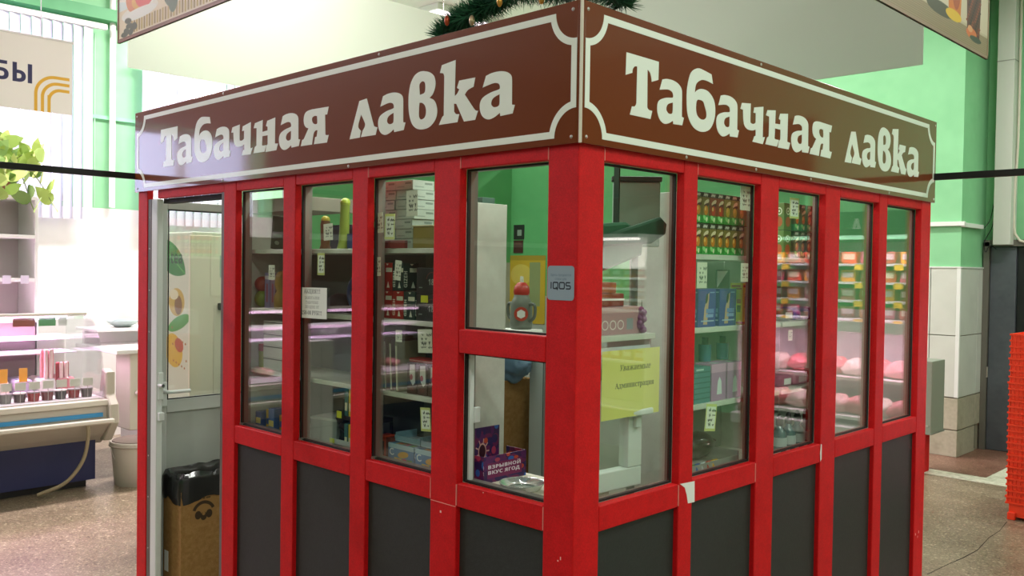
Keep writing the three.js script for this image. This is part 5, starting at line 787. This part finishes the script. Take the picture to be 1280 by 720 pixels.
hungBoard('picture_banner', 'hanging picture banner of fruit and peppers at the upper left', [-1.73, 2.79, 0.0], 0, 2.66, 0.8, M(0xffffff, 0.5, { map: fruitPrint }), mBoard, M(0x7a4a2c, 0.5));
hungBoard('picture_banner', 'hanging picture banner of a juice glass and cola at the upper right', [0.06, 2.8, -1.87], RY, 2.64, 0.8, M(0xffffff, 0.5, { map: drinkPrint }), mBoard, M(0xa08a72, 0.5));
hungBoard('blank_banner', 'plain cream back of a hanging banner above the left sign', [-3.6, 2.795, -1.59], RY, 2.63, 0.79, null, mBoard, null);
hungBoard('blank_banner', 'plain back of a hanging banner above the right sign, greyer than the left one', [-1.29, 2.795, -3.07], 0, 2.14, 0.76, null, M(0xaab3a4, 0.7), null);  // board colour set darker and greyer than the left board
// black bars tied to the kiosk corners
tag(part(scene, 'tie_bar', bx(0.0, XR - 0.01, 2.132, 2.163, -2.635, -2.605, 0.003), mBlack), 'black bar running from the right end of the sign across the green wall', 'bar');
tag(part(scene, 'tie_bar', bx(-0.0145, 0.0145, -0.0145, 0.0145, 0, ZF - 0.005, 0.003).rotateY(0.02).translate(-2.84, 2.105, -0.0), mBlack), 'black bar running from the left end of the sign past the hanging banner', 'bar');
// tea cabinet behind the door leaf
{
  const t = thing('tea_cabinet', 'white drinks cabinet with tea leaf print standing behind the kiosk door glass', 'cabinet', [-3.48, 0, -0.97]);
  part(t, 'cabinet_body', bx(-0.28, 0.28, 0.05, 1.86, -0.53, 0.5, 0.008), M(0xd2cfc4, 0.5));
  part(t, 'cabinet_door', bx(0.281, 0.3, 0.1, 1.84, -0.52, 0.52, 0.004), M(0xf2dfd0, 0.6)); part(t, 'door_recess', bx(0.3, 0.304, 0.4, 1.45, -0.4, 0.38, 0.002), M(0xe8d8ca, 0.5));
  part(t, 'door_print', bx(0.3, 0.3025, 1.50, 1.80, -0.42, 0.40), print(256, 96, (g, w, h) => { fill(g, '#f2dfd0', 0, 0, w, h); for (let i = 0; i < 4; i++) { fill(g, i === 2 ? '#c8a8a4' : '#a9b3a8', 14, 8 + i * 22, 180 - i * 12, 12); for (let k = 0; k < 9; k++) fill(g, '#cdd0c6', 26 + k * 20, 8 + i * 22, 4, 12); } }, 0.3));
  part(t, 'cabinet_handle', bx(0.304, 0.33, 1.42, 1.46, 0.30, 0.36, 0.006), mBlack);
  part(t, 'side_print', bx(-0.27, 0.27, 0.3, 1.84, 0.5, 0.503, 0, true), print(256, 730, (g, w, h) => {
    fill(g, '#d8d0c0', 0, 0, w, h); g.fillStyle = '#2f7a34'; g.beginPath(); g.moveTo(60, 8); g.bezierCurveTo(150, 0, 226, 50, 226, 104); g.bezierCurveTo(150, 122, 70, 96, 60, 8); g.fill(); g.strokeStyle = '#5aa84c'; g.lineWidth = 4; g.beginPath(); g.moveTo(66, 14); g.lineTo(222, 102); g.stroke();
    g.fillStyle = '#0e2a18'; g.font = 'bold 46px sans-serif'; g.fillText('tea', 138, 76); blob(g, '#c9a04a', 176, 180, 46, 38); blob(g, '#8a5a34', 186, 188, 22, 26); blob(g, '#e0d0b0', 160, 160, 26, 14); blob(g, '#5a9a3c', 190, 236, 66, 18, -0.3); blob(g, '#d8a832', 160, 312, 54, 44, 0.4); blob(g, '#b84a2a', 192, 296, 26, 18, 0.3); for (let i = 0; i < 14; i++) blob(g, '#a8643a', 150 + (i * 37) % 90, 250 + (i * 53) % 110, 4, 3);
  }));
  part(t, 'cabinet_foot', bx(-0.26, 0.26, 0, 0.05, -0.5, 0.48), mBlack);
}
// cardboard bin with a black bag in the doorway
{
  const t = thing('cardboard_bin', 'brown cardboard box used as a bin inside the doorway', 'bin', [-2.575, 0, -0.24]);
  part(t, 'box_wall', [bx(0.067, 0.07, 0, 0.59, -0.17, 0.16), bx(-0.115, -0.112, 0, 0.59, -0.17, 0.16), bx(-0.112, 0.067, 0, 0.59, 0.157, 0.16), bx(-0.112, 0.067, 0, 0.59, -0.17, -0.167), bx(-0.112, 0.067, 0, 0.004, -0.167, 0.157)], mCardboard);
  part(t, 'printed_mark', bx(0.07, 0.0708, 0.43, 0.56, -0.02, 0.11, 0, true), print(128, 128, (g, w, h) => { fill(g, '#946f3e', 0, 0, w, h); g.fillStyle = '#3a2a16'; fill(g, '#5a4426', 30, 10, 22, 8); fill(g, '#5a4426', 58, 10, 12, 8); fill(g, '#5a4426', 76, 10, 22, 8); g.strokeStyle = '#3a2a16'; g.lineWidth = 15; g.beginPath(); g.arc(64, 86, 52, 3.5, 5.9); g.stroke(); for (const x of [36, 64, 92]) blob(g, '#3a2a16', x, 92 + (x === 64 ? 8 : 0), 16, 20); blob(g, '#946f3e', 64, 88, 8, 9); }, 0.85));
  part(t, 'box_label', bx(-0.10, -0.06, 0.18, 0.28, 0.16, 0.161), mWhite);
  const b = thing('bin_bag', 'black plastic bin bag folded over the rim of the cardboard bin', 'bag', [-2.575, 0.5, -0.24]);
  const ring = []; const N = 60, g = new THREE.BufferGeometry(), V = [], I = [];
  const prof = [[1.03, 0.04, 0.4], [1.06, 0.075, 0.25], [1.04, 0.14, 0.1], [0.98, 0.175, 0.25], [0.9, 0.12, 0.3], [0.86, -0.1, 0.2]];
  prof.forEach(([s, y, wv]) => { for (let i = 0; i <= N; i++) { const a = i / N * Math.PI * 2, c = Math.cos(a), sn = Math.sin(a), m = Math.max(Math.abs(c), Math.abs(sn)), n = vnoise(i % N * 0.45 + 3, y * 20 + 9, 60) - 0.5; V.push((-0.0225) + c / m * 0.093 * s * (1 + 0.05 * n), y + n * 0.05 * wv * 2, -0.005 + sn / m * 0.166 * s * (1 + 0.04 * n)); } });
  for (let r = 0; r < prof.length - 1; r++) for (let i = 0; i < N; i++) { const a = r * (N + 1) + i, q = a + N + 1; I.push(a, q, a + 1, a + 1, q, q + 1); }
  g.setAttribute('position', new THREE.Float32BufferAttribute(V, 3)); g.setAttribute('uv', new THREE.Float32BufferAttribute(new Float32Array(V.length / 3 * 2), 2)); g.setIndex(I); g.computeVertexNormals(); part(b, 'bag_skirt', g, mBag); part(b, 'bag_bottom', bx(-0.1, 0.055, -0.11, -0.1, -0.14, 0.13), mBag);
}
// garland on the kiosk corner
{
  const t = thing('fir_garland', 'green tinsel fir garland with small ornaments on top of the kiosk sign corner', 'garland', [0, ST, 0]);
  const path = new THREE.CatmullRomCurve3([[-0.64, 0.012, -0.05], [-0.58, 0.055, -0.07], [-0.5, 0.07, -0.06], [-0.42, 0.095, -0.08], [-0.32, 0.105, -0.07], [-0.2, 0.09, -0.09], [-0.1, 0.07, -0.07], [-0.02, 0.06, -0.06], [0.0, 0.03, -0.2]].map((p) => new THREE.Vector3(...p)));
  part(t, 'garland_wire', new THREE.TubeGeometry(path, 60, 0.004, 6), M(0x3a2f20, 0.8));
  const needle = flat(new THREE.ConeGeometry(0.0018, 0.058, 3).translate(0, 0.029, 0)), groups = [[], [], []], q = new THREE.Quaternion(), up = new THREE.Vector3(0, 1, 0);
  for (let i = 0; i < 6500; i++) { const s = rnd(), p = path.getPoint(s), d = new THREE.Vector3(rr(-1, 1), rr(-0.8, 1), rr(-1, 1)).normalize(); if (p.y + d.y * 0.05 < 0.004) d.y = Math.abs(d.y); q.setFromUnitVectors(up, d); const k = 0.7 + 0.5 * rnd(); groups[i % 3].push(needle.clone().applyMatrix4(new THREE.Matrix4().compose(p, q, new THREE.Vector3(1.7, k, 1.7)))); }
  ['#1e5a3a', '#17452f', '#2f7048'].forEach((c, i) => { const m = part(t, 'needles', groups[i], M(c, 0.6)); m.userData.kind = 'stuff'; });
  for (const [x, y, z, c, n] of [[-0.565, 0.05, 0.0, 0xb04a2a, 'red_bead'], [-0.33, 0.065, 0.0, 0xc9903a, 'gold_bead'], [-0.45, 0.03, 0.0, 0xb8a080, 'gold_bead'], [-0.16, 0.04, 0.0, 0xc9903a, 'gold_bead']]) part(t, n, new THREE.SphereGeometry(0.011, 14, 10).scale(0.8, 1.5, 0.8).translate(x, y, z - 0.012), M(c, 0.3, { metalness: 0.5 }));
}
// ───────────────────────── right: crates and cabinet ─────────────────────────
{
  const ORD = ['first', 'second', 'third', 'fourth', 'fifth', 'sixth', 'seventh', 'eighth', 'ninth', 'tenth', 'eleventh', 'twelfth', 'thirteenth', 'fourteenth', 'fifteenth'];
  const mCrate = P(0xf03a16, 0.4, { clearcoat: 0.2 });
  const W = 0.36, L = 0.56, H = 0.22;
  let f; const N = 29, pitch = 0.0415;
  const body = (h0) => { const g = [bx(0, W, h0, h0 + 0.008, 0, -L), bx(-0.012, W + 0.012, H - 0.012, H, 0.012, 0.0), bx(-0.012, W + 0.012, H - 0.012, H, -L, -L - 0.012), bx(-0.012, 0, H - 0.012, H, 0, -L), bx(W, W + 0.012, H - 0.012, H, 0, -L)]; return g; };
  const ribs = []; for (let i = 0; i <= 14; i++) { const u = i / 14; ribs.push(bx(u * W - 0.002, u * W + 0.002, H - 0.05, H - 0.012, 0.006, 0.0), bx(u * W - 0.002, u * W + 0.002, H - 0.05, H - 0.012, -L, -L - 0.006)); } for (let i = 0; i <= 20; i++) { const u = -i / 20 * L; ribs.push(bx(-0.006, 0, H - 0.05, H - 0.012, u - 0.002, u + 0.002), bx(W, W + 0.006, H - 0.05, H - 0.012, u - 0.002, u + 0.002)); }
  const wallsG = [bx(0, W, H - 0.042, H - 0.012, 0.0, -0.004), bx(0, W, H - 0.042, H - 0.012, -L + 0.004, -L), bx(0, 0.004, H - 0.042, H - 0.012, 0, -L), bx(W - 0.004, W, H - 0.042, H - 0.012, 0, -L)];
  for (let i = 0; i < N; i++) {
    const p = [-0.275 + rr(-0.004, 0.004), i * pitch - 0.1, -4.97 + rr(-0.004, 0.004)], lab = i === 0 ? 'bottom red plastic crate of the nested stack, standing on its feet' : i === N - 1 ? 'topmost red plastic crate of the nested stack' : i < 15 ? ORD[i] + ' red plastic crate from the floor in the tall nested stack' : ORD[N - 1 - i] + ' red plastic crate from the top of the tall nested stack';
    if (i === 0) {
      const b = thing('plastic_crate', lab, 'crate', [-0.275, 0, -4.97]);
      part(b, 'crate_wall', [bx(0.01, W - 0.01, 0.02, 0.11, 0, -L)], mCrate); part(b, 'crate_rim', body(0.02).slice(1).map((g) => g.translate(0, -0.1, 0)), mCrate); for (const [x, z] of [[0.03, 0], [W - 0.03, 0], [0.03, -L], [W - 0.03, -L]]) part(b, 'crate_foot', bx(x - 0.025, x + 0.025, 0, 0.05, z - 0.02, z + 0.02, 0.004), mCrate);
    } else if (i === 1) { f = thing('plastic_crate', lab, 'crate', p, 0, 'nested red crates'); part(f, 'crate_wall', wallsG, mCrate); part(f, 'crate_rim', body(0.06).slice(1), mCrate); part(f, 'crate_ribs', ribs, mCrate); f.rotation.y = 0.01; }
    else { const c = copy(f, p, rr(-0.02, 0.02), lab, i === N - 1 ? undefined : 'nested red crates'); if (i === N - 1) { delete c.userData.group; part(c, 'crate_floor', bx(0, W, H - 0.045, H - 0.04, 0, -L), mCrate); } }
  }
  const t = thing('electric_cabinet', 'grey green metal cabinet on a red post just behind the right end of the kiosk', 'cabinet', [-1.25, 0, -5.98]);
  part(t, 'cabinet_box', bx(-0.2, 0.13, 0.355, 0.96, -0.22, 0.08, 0.006), M(0x8b9184, 0.5)); part(t, 'red_post', bx(-0.12, 0.04, 0, 0.36, -0.16, 0.05, 0.004), mRed); part(t, 'cabinet_lock', cyl(0.01, 0.01, 0.006, 0, 0, 0, 12).rotateX(RY).translate(0.1, 0.42, 0.08), mSteel); part(t, 'cabinet_lip', bx(-0.2, 0.14, 0.35, 0.358, -0.22, 0.095), M(0x7a7f74, 0.5));
}
// ───────────────────────── meat counter and chilled rack (seen mirrored in the right glass) ─────────────────────────
{
  const X0 = 0.36, X1 = 1.78, Z = -4.0;
  const t = thing('meat_counter', 'long white meat counter with lit decks to the right of the crates', 'counter', [0, 0, Z]);
  part(t, 'base', bx(X0, X1, 0.05, 0.6, -0.95, 0), mBeige); part(t, 'plinth', bx(X0 + 0.05, X1 - 0.05, 0, 0.05, -0.9, -0.06), mBlack); part(t, 'bumper', bx(X0, X1, 0.58, 0.66, -0.1, 0.05, 0.012), mWhite); part(t, 'lower_deck', bx(X0, X1, 0.70, 0.72, -0.8, -0.02), mWhite); part(t, 'upper_deck', bx(X0, X1, 0.93, 0.95, -0.8, -0.3), mWhite); part(t, 'end_panel', bx(X0, X0 + 0.02, 0.6, 1.32, -0.9, -0.02), mWhite); part(t, 'end_panel', bx(X1 - 0.02, X1, 0.6, 1.32, -0.9, -0.02), mWhite);
  part(t, 'back_panel', bx(X0, X1, 0.6, 2.0, -0.96, -0.9), M(0xcfc8c8, 0.5)); part(t, 'lamp_tube', cyl(0.014, 0.014, X1 - X0 - 0.2, 0, 0, 0, 12).rotateZ(-RY).translate(X0 + 0.1, 1.31, -0.32), glow(0xffd0ec, 9));
  for (const y of [1.36, 1.49, 1.62, 1.75]) part(t, 'rack_shelf', bx(X0, X1, y - 0.016, y, -0.9, -0.42, 0.002), M(0xe6e6ea, 0.4));
  part(t, 'fascia', bx(X0, X1, 1.92, 2.12, -0.96, -0.40, 0.004), M(0x2c6b46, 0.5));
  for (const x of [0.955, 1.065]) part(t, 'fascia_letter', [ext([[-0.035, 0], [-0.02, 0], [0, 0.085], [0.02, 0], [0.035, 0], [0.009, 0.105], [-0.009, 0.105]], 0.004).translate(x, 1.965, -0.4), bx(x - 0.018, x + 0.018, 1.99, 2.003, -0.4, -0.396)], mWhite);
  areaLight(0xffc8e6, RACK, X1 - X0 - 0.2, 0.05, [(X0 + X1) / 2, 1.29, Z - 0.32], [(X0 + X1) / 2, 0, Z - 0.32]);
  areaLight(0xffe2ee, RACK * 0.7, X1 - X0 - 0.2, 0.06, [(X0 + X1) / 2, 1.95, Z - 0.32], [(X0 + X1) / 2, 1.3, Z - 0.6]); part(t, 'rack_lamp', bx(X0 + 0.1, X1 - 0.1, 1.955, 1.975, -0.36, -0.29), glow(0xffe2ee, 7));
  part(t, 'lamp_cover', bx(X0, X1, 1.27, 1.345, -0.30, -0.285, 0.003), mWhite); part(t, 'rack_lamp_cover', bx(X0, X1, 1.945, 1.99, -0.28, -0.27, 0.003), M(0x2c6b46, 0.5)); part(t, 'rack_lamp_arm', bx(X0, X1, 1.975, 1.99, -0.42, -0.28), mWhite);
  const g = new THREE.SphereGeometry(0.5, 22, 14), p = g.attributes.position; for (let i = 0; i < p.count; i++) { const x = p.getX(i), y = p.getY(i), z = p.getZ(i), f = 1 + 0.3 * (vnoise(x * 5 + 9, y * 5 + z * 4 + 9, 64) - 0.5); p.setXYZ(i, x * 0.2 * f, Math.max(-0.045, y * 0.15 * f), z * 0.22 * f); } g.computeVertexNormals();
  const C = [0xe0a0a2, 0xcc6670, 0xf0d8d0, 0xb04c54]; const src = C.map((c, i) => { const o = thing('meat_cut', ['pale pink', 'rose red', 'cream pink', 'dark red'][i] + ' cut of meat on the decks of the meat counter', 'meat', [0, 0, 0], 0, ['pale pink', 'rose red', 'cream pink', 'dark red'][i] + ' cuts in the meat counter'); part(o, 'meat_lump', g, P(c, 0.35, { clearcoat: 0.4 })); part(o, 'fat_edge', tube([[-0.07, 0.035, 0.04], [0, 0.07, 0.02], [0.07, 0.035, 0.04]], 0.008, 12, 6), M(0xe8d8cc, 0.5)); return o; });
  let n = 0; for (const [y, z] of [[0.77, -0.2], [1.0, -0.5]]) for (let i = 0; i < 9; i++) { const pos = [0.48 + i * 0.148, y, Z + z + rr(-0.03, 0.03)], k = (i + (y > 0.9 ? 2 : 0)) % 4; if (n < 4 && y < 0.9 && i < 4) src[k].position.set(...pos); else copy(src[k], pos, rr(-0.15, 0.15)); n++; }
  const PC = [['#c2402e', 'red'], ['#d88a2a', 'orange'], ['#b03a60', 'pink'], ['#8a2c2a', 'maroon']]; const ps = PC.map(([c, nm]) => { const o = thing('chilled_pack', nm + ' chilled food pack on the lit rack over the meat counter', 'pack', [0, 0, 0], 0, nm + ' packs on the chilled rack'); part(o, 'pack_body', bx(-0.055, 0.055, 0, 0.085, -0.05, 0.05, 0.008), P(c, 0.3, { clearcoat: 0.5 })); part(o, 'pack_label', bx(-0.04, 0.04, 0.03, 0.07, 0.0495, 0.0515), M(nm === 'red' ? 0xe8d8c0 : 0xe2c8d0, 0.5)); return o; });
  const yt = thing('rack_price_card', 'yellow price card on the edge of the chilled rack', 'price card', [0, 0, 0], 0, 'yellow price cards on the chilled rack'); part(yt, 'card', bx(-0.03, 0.03, -0.045, 0.0, 0, 0.002), M(0xe8c02a, 0.5)); part(yt, 'card_holder', bx(-0.032, 0.032, -0.004, 0.002, -0.001, 0.004), mWhite);
  let first = true; n = 0; for (const [r, y] of [1.36, 1.49, 1.62, 1.75].entries()) for (let i = 0; i < 10; i++) { const x = 0.44 + i * 0.14, k = (i * 2 + r * 3 + (i >> 2)) % 4, pos = [x, y, Z - 0.5]; if (r === 0 && n < 4 && !ps[k].userData.used) { ps[k].position.set(...pos); ps[k].userData.used = 1; n++; } else copy(ps[k], pos, rr(-0.06, 0.06)); if (i % 2 === 0) { const cp = [x + 0.05, y, Z - 0.418]; if (first) { yt.position.set(...cp); first = false; } else copy(yt, cp); } }
  scene.children.forEach((o) => { delete o.userData.used; });
  // a second, closely shelved lit rack farther along
  const r = thing('bakery_rack', 'white lit rack with five close shelves farther right than the meat counter', 'rack', [3.15, 0, -4.2]);
  part(r, 'side_panel', bx(-0.42, -0.40, 0, 1.95, -0.4, 0, 0.003), mWhite); part(r, 'side_panel', bx(0.40, 0.42, 0, 1.95, -0.4, 0, 0.003), mWhite); part(r, 'back_panel', bx(-0.4, 0.4, 0.1, 1.95, -0.4, -0.38), mWhite); part(r, 'top_panel', bx(-0.42, 0.42, 1.95, 1.98, -0.4, 0.12, 0.003), mWhite);
  for (const y of [0.5, 0.9, 1.33, 1.42, 1.51, 1.60, 1.69]) part(r, 'shelf', bx(-0.4, 0.4, y, y + 0.02, -0.38, -0.01, 0.002), mWhite);
  part(r, 'lamp_tube', bx(-0.38, 0.38, 1.93, 1.949, 0.04, 0.09), glow(0xfff4f0, 6)); areaLight(0xfff4f0, 90, 0.74, 0.05, [3.15, 1.925, -4.135], [3.15, 1.3, -4.25]);
  for (const [k, y] of [1.35, 1.44, 1.53, 1.62, 0.92].entries()) for (let i = 0; i < 6; i++) { const o = copy(ps[(i + k) % 3], [2.84 + i * 0.125, y, -4.32], rr(-0.06, 0.06), ['red', 'orange', 'pink'][(i + k) % 3] + ' food pack on the close white shelves of the bakery rack', ['red', 'orange', 'pink'][(i + k) % 3] + ' packs on the bakery rack'); o.scale.y = k === 4 ? 1 : 0.8; }
}
renderer.render(scene, camera);
